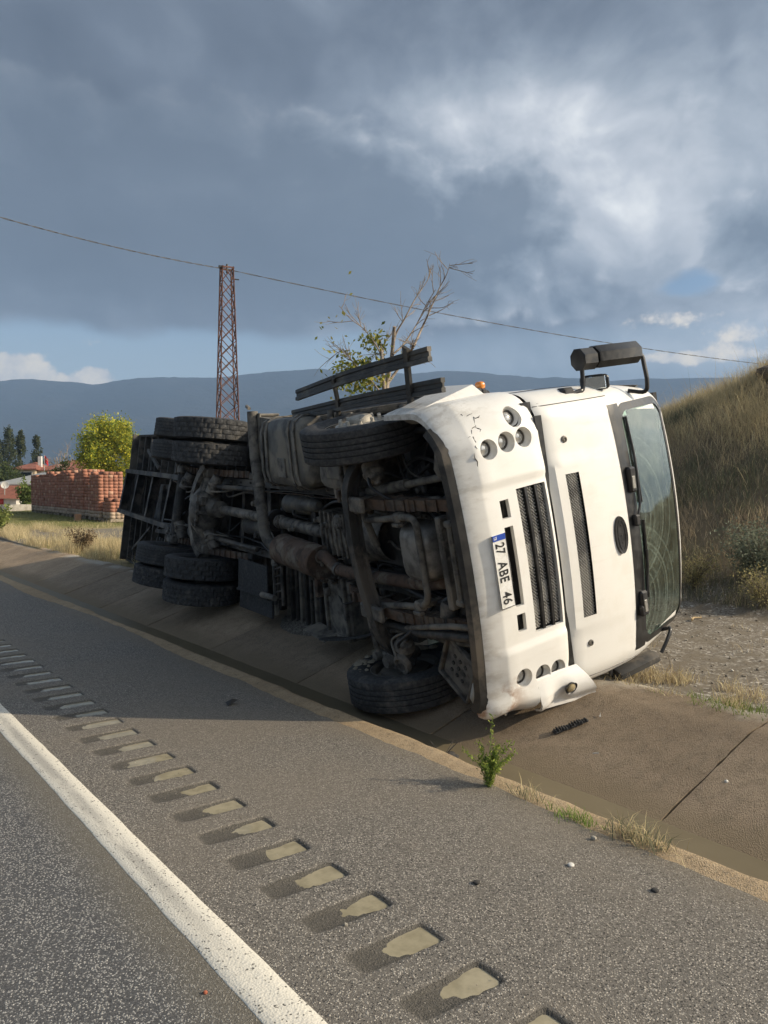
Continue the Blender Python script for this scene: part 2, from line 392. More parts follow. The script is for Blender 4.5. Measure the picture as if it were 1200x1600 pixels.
def build_road():
    mb = MB()
    xa, xb = 1.545, 1.985; y0, y1 = RUM[0] - .158, RUM[-1] + .158
    def sheet(xs, ys, zf=None):
        X, Y = np.meshgrid(xs, ys, indexing='ij'); Z = np.zeros_like(X) if zf is None else zf(X, Y); mb.grid(np.stack([X, Y, Z], -1))
    sheet([-14, -4, xa], [-300, -20, y0]); sheet([-14, -4, xa], [y0, y1]); sheet([-14, -4, xa], [y1, 60, 300, 900])
    sheet([xa, xb], [-300, y0]); sheet([xa, xb], [y1, 60, 900])
    def groove(X, Y):
        k = np.round((Y - RUM[0]) / .316); yc = RUM[0] + .316 * k; jit = .012 * np.sin(k * 12.9)
        w = .074 + .014 * fbm2(X * 14 + k * 3, Y * 3, 5); q = np.clip(1 - ((Y - yc) / w) ** 4, 0, 1)
        dep = (.005 + .017 * np.clip((X - 1.57) / .37, 0, 1) + .0022 * fbm2(X * 18 + k * 7, Y * 18, 15, 3)) * sm(X, 1.55 + jit, 1.61 + jit) * (1 - sm(X, 1.945 + jit * .5, 1.968 + jit * .5))
        rim = (X > xa + .001) & (X < xb - .001)
        return -(dep * np.sqrt(q) + .0015 * fbm2(X * 60, Y * 60, 8, 2) * (q > 0)) * rim
    sheet(np.linspace(xa, xb, 34), np.arange(y0, y1 + 1e-6, .316 / 16), groove)
    ys = np.concatenate([[-300, -20], np.arange(-6, 22, .06), np.arange(22, 60, .5), [80, 300, 900]])
    ex = 3.19 + .035 * fbm2(ys * 1.3, ys * 0 + 3, 4) + .022 * fbm2(ys * 9, ys * 0, 6) + .10 * np.exp(-((ys - 10.2) / 1.6) ** 2) - .08 * np.exp(-((ys - 13.5) / 1.3) ** 2)
    U = np.linspace(0, 1, 5); G = np.zeros((5, len(ys), 3))
    for i, u in enumerate(U): G[i, :, 0] = xb + (ex - xb) * u; G[i, :, 1] = ys
    mb.grid(G)
    o = len(mb.v); V = [(e, y, 0) for e, y in zip(ex, ys)] + [(e + .012, y, -.03) for e, y in zip(ex, ys)]; n = len(ys)
    mb.add(V, [(i, i + 1, n + i + 1, n + i) for i in range(n - 1)])
    road = struct(link('road', mb.mesh('road', sharp=50), M_ASPH), 'asphalt road shoulder and lane with milled rumble strip')
    # painted edge line, a thick worn thermoplastic band
    m, t, b = new_mat('line_paint')
    v = t.n.new('ShaderNodeNewGeometry').outputs['Position']; sp = t.n.new('ShaderNodeSeparateXYZ'); t.put(sp.inputs[0], v)
    n = t.noise(v, 30, 6, .7); lg = t.noise(t.scale(v, 4, .7, 1), 1.3, 4, .6)
    dirt = t.sstep(n, .58, .72); smear = t.m('MULTIPLY', t.sstep(t.m('ABSOLUTE', t.m('SUBTRACT', sp.outputs[0], 1.262)), .045, .01), t.m('MULTIPLY', t.sstep(lg, .30, .52), t.sstep(sp.outputs[1], 2.3, 3.4)))
    col = t.mix(t.m('MULTIPLY', dirt, .35), (.66, .63, .55), (.30, .28, .24)); col = t.mix(t.m('MULTIPLY', smear, .75), col, (.30, .29, .265))
    pit = t.vor(v, 150, 'Color'); ps = t.n.new('ShaderNodeSeparateColor'); t.put(ps.inputs[0], pit)
    col = t.mix(t.m('MULTIPLY', t.sstep(ps.outputs[0], .90, .93), t.sstep(n, .45, .55)), col, (.09, .085, .075))
    t.put(b.inputs['Base Color'], col); b.inputs['Roughness'].default_value = .75
    bump(t, b, t.m('ADD', n, t.m('MULTIPLY', t.vor(v, 105, 'Distance'), .8)), .5, .004)
    lb = MB(); ys2 = np.concatenate([[-40], np.arange(-3, 14, .03), np.arange(14, 60, 1), [300]]); nn = len(ys2)
    l = 1.195 + .006 * fbm2(ys2 * 5, ys2 * 0, 11); r_ = 1.348 + .004 * fbm2(ys2 * 6, ys2 * 0, 12)
    G = np.zeros((6, nn, 3)); G[:, :, 1] = ys2
    for i, (x, z) in enumerate([(l - .004, .0005), (l, .004), (l + .05, .005), (r_ - .05, .005), (r_, .004), (r_ + .004, .0005)]): G[i, :, 0] = x; G[i, :, 2] = z
    lb.grid(G); ln = link('edge_line', lb.mesh('edge_line', sharp=60), m, road); ln['label'] = 'worn white painted edge line'
    # muddy water standing in the grooves
    m, t, b = new_mat('puddle_water')
    v = t.n.new('ShaderNodeNewGeometry').outputs['Position']; n = t.noise(v, 14, 5, .6)
    t.put(b.inputs['Base Color'], t.mix(t.sstep(n, .35, .65), (.34, .305, .215), (.26, .232, .16))); b.inputs['Roughness'].default_value = .06; b.inputs['IOR'].default_value = 1.33
    b.inputs['Specular IOR Level'].default_value = .45
    bump(t, b, t.noise(v, 40, 3), .04, .002)
    pm = MB(); pm.box((1.60, -.10, -.030), (1.972, .10, 0)); me = pm.mesh('puddle', sharp=30); me.materials.append(m)
    for k, y in enumerate(RUM):
        p = link('puddle', me, None, road); p.location = (0.0 + .012 * math.sin(k * 5.1), y, -.0138 - .0012 * math.sin(k * 2.3) + (.0025 if y > 4.3 else 0))
build_road()

# ---- concrete channel along the shoulder
def concrete(name, c1, c2, sand=None):
    m, t, b = new_mat(name)
    v = t.n.new('ShaderNodeNewGeometry').outputs['Position']; sp = t.n.new('ShaderNodeSeparateXYZ'); t.put(sp.inputs[0], v)
    big = t.noise(v, 1.1, 6, .6); n = t.noise(v, 9, 7, .65)
    c = t.vor(v, 130, 'Color'); s = t.n.new('ShaderNodeSeparateColor'); t.put(s.inputs[0], c)
    col = t.mix(t.sstep(big, .35, .65), c1, c2); col = t.mix(t.m('MULTIPLY', t.sstep(n, .4, .7), .45), col, tuple(x * .62 for x in c1))
    dd = t.vor(v, 130, 'Distance')
    col = t.mix(t.m('MULTIPLY', t.m('MULTIPLY', t.sstep(s.outputs[0], .52, .78), t.sstep(dd, .6, .3)), .55), col, (.46, .40, .32)); col = t.mix(t.m('MULTIPLY', t.sstep(s.outputs[2], .72, .9), .45), col, tuple(x * .45 for x in c1)); col = t.mix(t.m('MULTIPLY', t.m('MULTIPLY', t.sstep(s.outputs[1], .88, .95), t.sstep(n, .46, .6)), .6), col, (.07, .06, .05))
    rnd = t.n.new('ShaderNodeObjectInfo').outputs['Random']
    col = t.mix(1.0, col, t.ramp(rnd, [(0, (.72, .70, .67)), (.5, (.95, .93, .90)), (1, (1.16, 1.10, 1.02))]), 'MULTIPLY')
    # streaks running down the slope, scoured by water
    st = t.noise(t.scale(v, .35, 7, .35), 1.6, 4, .6); col = t.mix(t.m('MULTIPLY', t.sstep(st, .52, .72), .35), col, tuple(x * .55 for x in c2))
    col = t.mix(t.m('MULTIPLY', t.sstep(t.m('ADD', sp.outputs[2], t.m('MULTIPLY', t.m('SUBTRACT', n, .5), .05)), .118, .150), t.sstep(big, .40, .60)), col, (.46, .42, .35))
    if sand:
        sd = t.sstep(t.m('ADD', sp.outputs[2], t.m('MULTIPLY', t.m('SUBTRACT', big, .5), .10)), -.10, -.19)
        col = t.mix(t.m('MULTIPLY', sd, .8), col, sand)
    t.put(b.inputs['Base Color'], col); b.inputs['Roughness'].default_value = .85; b.inputs['Specular IOR Level'].default_value = .25
    bump(t, b, t.m('ADD', n, t.m('MULTIPLY', t.sstep(dd, .6, .1), .6)), .7, .008)
    return m
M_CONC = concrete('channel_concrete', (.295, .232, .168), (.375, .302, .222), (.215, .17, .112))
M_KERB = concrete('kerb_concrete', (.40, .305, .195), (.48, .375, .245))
def build_channel():
    ys = np.concatenate([[-60, -20], np.arange(-6, 24, .1), np.arange(24, 70, 1), [120, 300]])
    w = fbm2(ys * 1.5, ys * 0 + 8, 21); w2 = fbm2(ys * 6, ys * 0 + 2, 22)
    prof = [(3.10, -.012, 0, 0), (3.22, -.006, 0, .004), (3.30, .006, .01, .006), (3.345, .008, .014, .006), (3.375, -.006, .016, .006), (3.40, -.05, .02, .01), (3.50, -.165, .02, .012), (3.62, -.222, .02, .01), (3.80, -.238, 0, .006), (3.95, -.225, 0, .004), (4.05, -.25, 0, 0)]
    G = np.zeros((len(prof), len(ys), 3)); G[:, :, 1] = ys
    for i, (x, z, ax, az_) in enumerate(prof): G[i, :, 0] = x + ax * w * 1.4 + .006 * w2 * (ax > 0); G[i, :, 2] = z + az_ * w2 + .5 * az_ * w
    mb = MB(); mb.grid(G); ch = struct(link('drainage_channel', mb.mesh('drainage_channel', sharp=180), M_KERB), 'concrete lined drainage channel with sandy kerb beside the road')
    # sloped slabs, each a casting of its own with open joints
    variants = []
    for k in range(3):
        mb = MB(); L_ = 1.986; yy = np.linspace(0, L_, 25); uu = np.concatenate([np.linspace(0, 1, 18), [1.07, 1.16, 1.2]])
        top = np.zeros((len(uu), len(yy), 3))
        for i, u in enumerate(uu):
            uc = min(u, 1); x = 3.90 + 1.19 * u; z = -.232 + .395 * uc + (0 if u <= 1 else -.01 * (u - 1) / .2) - .03 * np.exp(-((u - 1) / .06) ** 2)
            edge = .02 * fbm2(yy * 4 + k * 9, yy * 0 + i * .2, 30 + k) * sm(np.array(u), .9, 1.05)
            top[i, :, 0] = x + edge; top[i, :, 1] = yy + (.010 * fbm2(np.array([i * .9, i * .9 + 40]), np.array([k * 3., 7.]), 37, 3))[0] * (yy < .01) - .010 * abs(fbm2(np.array([i * 1.1]), np.array([k * 5.]), 38, 3))[0] * (yy > L_ - .01); top[i, :, 2] = z + .006 * fbm2(yy * 2.2 + k * 31, yy * 0 + u * 2.3, 33 + k) + edge * .4
        bot = top.copy(); bot[:, :, 2] -= .10; bot[:, :, 0] += .02
        mb.grid(top); mb.grid(bot)
        for (A, B) in ((top[0], bot[0]), (top[-1], bot[-1]), (top[:, 0], bot[:, 0]), (top[:, -1], bot[:, -1])): mb.grid(np.stack([A, B]))
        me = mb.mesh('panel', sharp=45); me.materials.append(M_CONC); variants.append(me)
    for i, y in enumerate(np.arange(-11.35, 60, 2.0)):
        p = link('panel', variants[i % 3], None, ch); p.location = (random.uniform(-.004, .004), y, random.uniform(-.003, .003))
    m, t, b = new_mat('ditch_water'); v = t.n.new('ShaderNodeNewGeometry').outputs['Position']; n = t.noise(v, 3, 5, .6)
    t.put(b.inputs['Base Color'], t.mix(n, (.125, .105, .068), (.175, .147, .097))); b.inputs['Specular IOR Level'].default_value = .12; b.inputs['Roughness'].default_value = .45; b.inputs['IOR'].default_value = 1.33
    bump(t, b, t.noise(v, 25, 4), .06, .004)
    mb = MB(); mb.box((3.40, -60, -.24), (4.02, 80, -.208)); wt = struct(link('ditch_water', mb.mesh('ditch_water'), m), 'shallow muddy water along the bottom of the ditch')
build_channel()

# ---- mountains
def build_mountains():
    prof_px = [(-900, 560), (-600, 575), (-300, 585), (0, 596), (40, 592), (110, 597), (150, 602), (200, 593), (250, 590), (330, 591), (420, 582), (500, 577), (560, 583), (640, 585), (700, 580), (760, 584), (840, 592), (870, 590), (950, 596), (1000, 593), (1100, 591), (1250, 588), (1500, 575), (1900, 590), (2400, 560)]
    D = 2900.0
    us = np.linspace(-900, 2400, 420); vv = np.interp(us, [p[0] for p in prof_px], [p[1] for p in prof_px])
    vv = vv + 1.2 * fbm2(us * .05, us * 0, 41) + .7 * fbm2(us * .25, us * 0, 42)
    fw = np.array([math.sin(YAW), math.cos(YAW)]); rt = np.array([math.cos(YAW), -math.sin(YAW)])
    rows = 26; G = np.zeros((rows, len(us), 3))
    for i in range(rows):
        q = i / (rows - 1); dep = D * (.62 + .38 * q)
        ridge = fbm2(us * .012 + 5, us * 0 + q * 1.3, 43); fine = fbm2(us * .05, us * 0 + q * 5, 44)
        lat = (us - 600) / 1250 * D
        dd = dep + 130 * ridge * (1 - q) + 40 * fine * (1 - q)
        z = (CAM_H + (760 - vv) / 1250 * D) * (q ** 1.25) * (1 + (.16 * ridge + .07 * fine) * (1 - q) * 2 * q)
        G[i, :, 0] = fw[0] * dd + rt[0] * lat; G[i, :, 1] = fw[1] * dd + rt[1] * lat; G[i, :, 2] = z - .5
    back = G[-1].copy(); back[:, :2] += fw * 900; back[:, 2] = -5
    G = np.concatenate([G, back[None]])
    mb = MB(); mb.grid(G)
    m = simple('mountain_forest', (.012, .017, .018), (.024, .027, .026), .95, scale=.004, detail=8, lo=.4, hi=.62, bs=.6, bd=12, bscale=.03, spec=.1, world=True)
    struct(link('mountains', mb.mesh('mountains', sharp=180), m), 'long dark blue mountain ridge along the horizon')
build_mountains()
# ------------------------------------------------------------------ the overturned truck
# truck coordinates: f forward from the front axle, s towards the truck's right side (now uppermost), h above its own road plane
TO = np.array([4.038, 5.349, 1.152]); TYAW, TPITCH, TROLL, TTWIST = .119, .047, .225, .305
_F = np.array([-math.sin(TYAW) * math.cos(TPITCH), -math.cos(TYAW) * math.cos(TPITCH), -math.sin(TPITCH)])
_U = np.cross(_F, [0, 0, 1.]); _U /= np.linalg.norm(_U); _U = _U if _U[0] > 0 else -_U
_S = np.cross(_U, _F); _S = _S if _S[2] > 0 else -_S
def tmap(T, local=True):
    """truck coordinates -> world; the long ladder frame is wrung by the fall, so the roll eases off towards the rear"""
    T = np.atleast_2d(np.asarray(T, float)); f = T[:, 0]
    r = TROLL - TTWIST * np.clip(-f / 5.0, 0, 1.4); c = np.cos(r)[:, None]; s = np.sin(r)[:, None]
    S = c * _S - s * _U; U = s * _S + c * _U
    T = T.copy(); T[:, 2] += .10 * np.clip(T[:, 2] - 2.0, 0, 3) * (f > -.7)      # tall screen and roof
    sag = -.055 * np.clip(T[:, 2] - 1.0, 0, 3) * (f > -.7)          # cab sags on its mounts
    P = f[:, None] * _F + (T[:, 1] + sag)[:, None] * S + (T[:, 2] - .5)[:, None] * U
    return P if local else P + TO
def tframe(f):
    r = TROLL - TTWIST * min(max(-f / 5.0, 0), 1.4); c, s = math.cos(r), math.sin(r)
    return c * _S - s * _U, s * _S + c * _U
truck = thing('overturned_truck', TO, 'white cab flatbed truck lying overturned on its side across the ditch, underside showing', 'truck')

# materials
def paint_white():
    m, t, b = new_mat('cab_paint')
    a = t.n.new('ShaderNodeAttribute'); a.attribute_name = 'tc'; v = a.outputs['Vector']
    sp = t.n.new('ShaderNodeSeparateXYZ'); t.put(sp.inputs[0], v)
    n = t.noise(v, 3.2, 7, .65); n2 = t.noise(v, 26, 6, .7); st = t.noise(t.scale(v, 5, 5, .9), 3, 5, .65)
    col = t.mix(t.sstep(n, .45, .75), (.77, .76, .725), (.72, .70, .65))
    col = t.mix(t.m('MULTIPLY', t.sstep(st, .52, .76), .16), col, (.48, .43, .36))
    low = t.sstep(t.m('ADD', sp.outputs[2], t.m('MULTIPLY', t.m('SUBTRACT', n, .5), .5)), .62, .36)      # road film along the bottom edge
    col = t.mix(t.m('MULTIPLY', low, t.sstep(st, .40, .66, .10, .55)), col, (.36, .315, .25))
    sd = t.m('MULTIPLY', t.sstep(t.m('ABSOLUTE', sp.outputs[1]), .98, 1.16), t.sstep(sp.outputs[2], .95, .60))
    col = t.mix(t.m('MULTIPLY', sd, t.sstep(t.m('ADD', n2, t.m('MULTIPLY', t.m('SUBTRACT', st, .5), .8)), .44, .66, .05, .42)), col, (.36, .32, .26))
    sc_ = t.m('MULTIPLY', t.sstep(sp.outputs[1], -.72, -.95), t.sstep(sp.outputs[2], .78, .52))          # scraped lower corner
    col = t.mix(t.m('MULTIPLY', sc_, t.sstep(n, .45, .58)), col, (.33, .20, .13))
    col = t.mix(t.m('MULTIPLY', t.sstep(n2, .70, .76), .5), col, (.16, .13, .10))
    t.put(b.inputs['Base Color'], col); t.put(b.inputs['Roughness'], t.sstep(n2, .3, .7, .28, .55)); b.inputs['Coat Weight'].default_value = .25; b.inputs['Coat Roughness'].default_value = .2
    bump(t, b, t.m('ADD', n2, t.m('MULTIPLY', n, 2)), .06, .004)
    return m
M_WHITE = paint_white()
DUST = (.19, .165, .13)
M_CHAS = simple('chassis_metal', (.036, .034, .031), (.014, .014, .014), .6, .0, 5, c3=(.115, .098, .078), s3=2.2, bs=.35, bd=.006)
M_DUSTY = simple('dusty_metal', (.155, .142, .12), (.055, .052, .047), .7, .0, 9, c3=(.22, .195, .158), s3=3, bs=.25, bd=.004)
M_DARK = simple('black_plastic', (.018, .018, .02), (.035, .034, .033), .42, 0, 8, bs=.12, bd=.002)
M_TRIM = simple('black_trim', (.014, .014, .015), (.026, .026, .026), .30, 0, 12, bs=.1, bd=.001)
M_RUST = simple('rusty_exhaust', (.125, .080, .055), (.065, .049, .040), .8, .1, 9, c3=(.20, .165, .125), s3=4, bs=.35, bd=.004)
M_LEAF = simple('spring_steel', (.125, .078, .050), (.062, .050, .042), .7, .2, 10, c3=(.15, .125, .10), s3=3.5, bs=.3, bd=.003)
M_CAST = simple('cast_metal', (.15, .138, .12), (.05, .047, .043), .55, .25, 9, c3=(.23, .205, .17), s3=5, bs=.5, bd=.008)
M_ALU = simple('oil_pan_alloy', (.30, .285, .26), (.13, .122, .11), .5, .5, 5, c3=(.085, .08, .075), s3=2.6, bs=.4, bd=.006)
M_TANK = simple('tank_paint', (.105, .10, .088), (.055, .053, .05), .5, .1, 4, c3=(.20, .175, .135), s3=1.8, bs=.15, bd=.004)
M_BED = simple('bed_timber', (.035, .031, .027), (.016, .015, .014), .8, 0, 5, c3=(.075, .066, .054), s3=2, bs=.3, bd=.004)
M_RAIL = simple('guard_alloy', (.035, .036, .037), (.062, .061, .058), .5, .3, 7, c3=(.11, .10, .085), s3=2.5, bs=.15, bd=.003)
def rubber(name, mud):
    m, t, b = new_mat(name); v = coords(t); n = t.noise(v, 7, 7, .65); n2 = t.noise(v, 40, 4, .6)
    col = t.mix(t.sstep(n2, .35, .7), (.026, .027, .029), (.060, .060, .060)); col = t.mix(t.m('MULTIPLY', t.sstep(n, .50, .72), mud), col, (.15, .138, .118))
    t.put(b.inputs['Base Color'], col); b.inputs['Roughness'].default_value = .72; b.inputs['Specular IOR Level'].default_value = .35
    bump(t, b, n2, .25, .002); return m
M_TYRE = rubber('tyre_rubber', .35); M_TYRE_MUD = rubber('muddy_tyre_rubber', .75); M_RUB = rubber('rubber_mat', .25)
M_RIM = simple('wheel_paint', (.46, .44, .39), (.24, .22, .185), .5, .1, 6, c3=(.30, .265, .205), s3=4, bs=.15, bd=.003)
M_RIMD = simple('dirty_wheel', (.085, .078, .066), (.045, .042, .038), .7, .1, 8, c3=(.155, .13, .10), s3=4, bs=.3, bd=.004)
M_MUD = simple('dried_mud', (.27, .235, .175), (.19, .16, .115), .95, 0, 14, bs=.8, bd=.012)

def part(name, mb, mat, parent=None, sharp=35):
    p = parent or truck; me = mb.mesh(name, tmap, sharp, True); return link(name, me, mat, p)
def sub(p, step=.22): return subdiv(p, step)
RECT = lambda a, b: [(-a, -b), (a, -b), (a, b), (-a, b)]
IBEAM = [(-.045, -.05), (.045, -.05), (.045, -.03), (.014, -.02), (.014, .02), (.045, .03), (.045, .05), (-.045, .05), (-.045, .03), (-.014, .02), (-.014, -.02), (-.045, -.03)]

# ---- wheels
def tyre_mesh(lug, name, r=.505, w=.285):
    n = 132 if lug else 96; hw = w / 2
    prof = [(r * .57, -hw * .62), (r * .60, -hw * .80), (r * .72, -hw * 1.0), (r * .84, -hw * 1.02), (r * .93, -hw * .97), (r * .965, -hw * .90)]
    ribs = [-.86, -.50, -.44, -.17, -.11, .11, .17, .44, .50, .86] if not lug else [-.88, -.47, -.41, -.03, .03, .41, .47, .88]
    pts = [(r * .985, -hw * .88, 0)]
    for i in range(0, len(ribs) - 1):
        a, b_ = ribs[i], ribs[i + 1]; gv = (b_ - a) < .1
        if gv: pts += [(r - .014, hw * (a + .008), 0), (r - .014, hw * (b_ - .008), 0)]
        else: pts += [(r, hw * a, 1), (r + .002, hw * (a + b_) / 2, 1), (r, hw * b_, 1)]
    pts.append((r * .985, hw * .88, 0))
    P = [(a, b_, 0) for a, b_ in prof] + pts + [(a, -b_, 0) for a, b_ in prof[::-1]]
    k = len(P); V = []
    for i in range(n):
        an = 2 * math.pi * i / n; ca, sa = math.cos(an), math.sin(an)
        for j, (rr, z, tr) in enumerate(P):
            if tr:
                blk = int((z / hw + 1) * 2.2)
                if lug: cut = (i + blk * 2) % 6 == 0
                else: cut = abs(z) > hw * .84 and i % 3 == 0
                if cut: rr -= .016 if lug else .008
            V.append((rr * ca, rr * sa, z))
    mb = MB(); mb.add(V, [(i * k + j, ((i + 1) % n) * k + j, ((i + 1) % n) * k + j + 1, i * k + j + 1) for i in range(n) for j in range(k - 1)])
    return mb.mesh(name, None, 28)
ME_TY = {False: tyre_mesh(False, 'tyre_ribbed'), True: tyre_mesh(True, 'tyre_lugged')}
def rim_mesh(front, name):
    """axis z; the outside of the wheel is +z"""
    mb = MB(); r = .29
    mb.lathe([(r + .004, .105), (r + .018, .112), (r + .016, .10), (r - .015, .09), (r - .03, .05), (r - .035, -.05), (r - .012, -.09), (r + .016, -.10), (r + .018, -.112), (r + .004, -.118), (r - .03, -.10)], (0, 0, 0), (0, 0, 1), 48)
    d = .07 if front else -.055
    mb.lathe([(r - .03, d - .03), (.235, d - .01), (.205, d + .045 if front else d), (.15, d + .05 if front else d - .005), (.105, d + .05), (.10, d + .085), (.085, d + .10), (0.001, d + .105)], (0, 0, 0), (0, 0, 1), 40)
    return mb.mesh(name, None, 30)
ME_RIM = {True: rim_mesh(True, 'rim_front'), False: rim_mesh(False, 'rim_rear')}
def nut_mesh():
    mb = MB(); mb.lathe([(.020, 0), (.022, .006), (.016, .010), (.0165, .034), (.012, .040), (.001, .041)], (0, 0, 0), (0, 0, 1), 8); me = mb.mesh('wheel_nut', None, 30); me.materials.append(M_RIM); return me
ME_NUT = nut_mesh()
def drum_mesh():
    mb = MB(); mb.lathe([(.27, .10), (.27, -.04), (.245, -.06), (.215, -.065), (.21, -.09), (.09, -.10), (.085, -.13), (.001, -.135)], (0, 0, 0), (0, 0, 1), 36); me = mb.mesh('brake_drum', None, 30); me.materials.append(M_RIMD); return me
ME_DRUM = drum_mesh()
def wheel(f, s, h, out, lug, front, mud=False, inner=False, tilt=(0, 0), rim_mat=None, label=None, nuts=False):
    S, U = tframe(f); z = S * out; x = _F; y = np.cross(z, x)
    M = Matrix(np.array([x, y, z]).T.tolist()) @ Matrix.Rotation(tilt[0], 3, 'X') @ Matrix.Rotation(tilt[1], 3, 'Y')
    w = bpy.data.objects.new('wheel', None); w.empty_display_size = .1; C.objects.link(w); w.parent = truck
    P = tmap((f, s, h))[0]; w.matrix_local = Matrix.Translation(P) @ M.to_4x4() @ Matrix.Rotation(random.uniform(0, 6), 4, 'Z')
    if label: w['label'] = label
    me = ME_TY[lug]
    ty = link('tyre', me, M_TYRE, w)
    ty.material_slots[0].link = 'OBJECT'; ty.material_slots[0].material = M_TYRE_MUD if mud else M_TYRE
    rm = link('rim', ME_RIM[front], M_RIM, w); rm.material_slots[0].link = 'OBJECT'; rm.material_slots[0].material = rim_mat or M_RIMD
    if not inner: link('brake_drum', ME_DRUM, None, w)
    if nuts:
        for i in range(10):
            a = 2 * math.pi * i / 10; nt = link('wheel_nut', ME_NUT, None, w); nt.location = (.168 * math.cos(a), .168 * math.sin(a), .118)
    return w
LR = 4.736
wheel(0.0, .985, .5, 1, False, True, mud=False, tilt=(.03, .05), rim_mat=M_RIM, nuts=True, label='upper front wheel with pale hub and nuts')
wheel(0.02, -1.13, .5, -1, False, True, mud=True, tilt=(-.05, .06), label='lower front wheel caked with mud')
for f, lug in ((-LR, True), (-LR - 1.32, False)):
    ds = -.0
    for s, o, inn in ((1.085, 1, False), (.765, -1, True), (-.765, 1, True), (-1.085, -1, False)):
        wheel(f, s + ds, .5, o, lug or (abs(s) > 1 and s < 0), False, mud=(s < -1), inner=inn, tilt=(random.uniform(-.01, .01), random.uniform(-.02, .02)))
# caked mud on the inner sidewall of the lower front tyre
mb = MB()
for i in range(46):
    a = random.uniform(-.5, 2.2); r_ = random.uniform(.30, .44); q = random.uniform(.015, .05)
    c = np.array([.02 + math.cos(a + 2.2) * r_, -1.13 + .142 + random.uniform(0, .012), .5 + math.sin(a + 2.2) * r_])
    th = np.linspace(0, 2 * math.pi, 9)[:-1]; V = [c + np.array([math.cos(x) * q * random.uniform(.7, 1.3), -.006, math.sin(x) * q * random.uniform(.7, 1.3)]) for x in th] + [c + np.array([0, .012, 0])]
    mb.add(V, [(j, (j + 1) % 8, 8) for j in range(8)])
part('caked_mud', mb, M_MUD, None, 60)['kind'] = 'stuff'

# ---- ladder frame
for sg in (1, -1):
    mb = MB(); mb.sweep(sub([(1.05, sg * .42, .84), (-.9, sg * .42, .84), (-11.0, sg * .41, .86)], .4), [(-.04, -.13), (.04, -.13), (.04, -.118), (-.025, -.118), (-.025, .118), (.04, .118), (.04, .13), (-.04, .13)] if sg < 0 else [(-.04, -.13), (.04, -.13), (.04, .13), (-.04, .13), (-.04, .118), (.025, .118), (.025, -.118), (-.04, -.118)])
    part('frame_rail', mb, M_CHAS)
    mb = MB(); mb.sweep(sub([(-.8, sg * .43, 1.02), (-11.1, sg * .42, 1.04)], .5), RECT(.045, .05)); part('bed_bearer', mb, M_BED)
for f in (.98, -.85, -1.9, -3.15, -4.05, -5.4, -6.75, -7.7, -8.9, -10.0, -11.0):
    mb = MB(); mb.sweep(sub([(f, .40, .84), (f, -.40, .84)], .3), [(-.05, -.08), (.05, -.08), (.05, -.066), (-.036, -.066), (-.036, .066), (.05, .066), (.05, .08), (-.05, .08)]); part('crossmember', mb, M_CHAS)

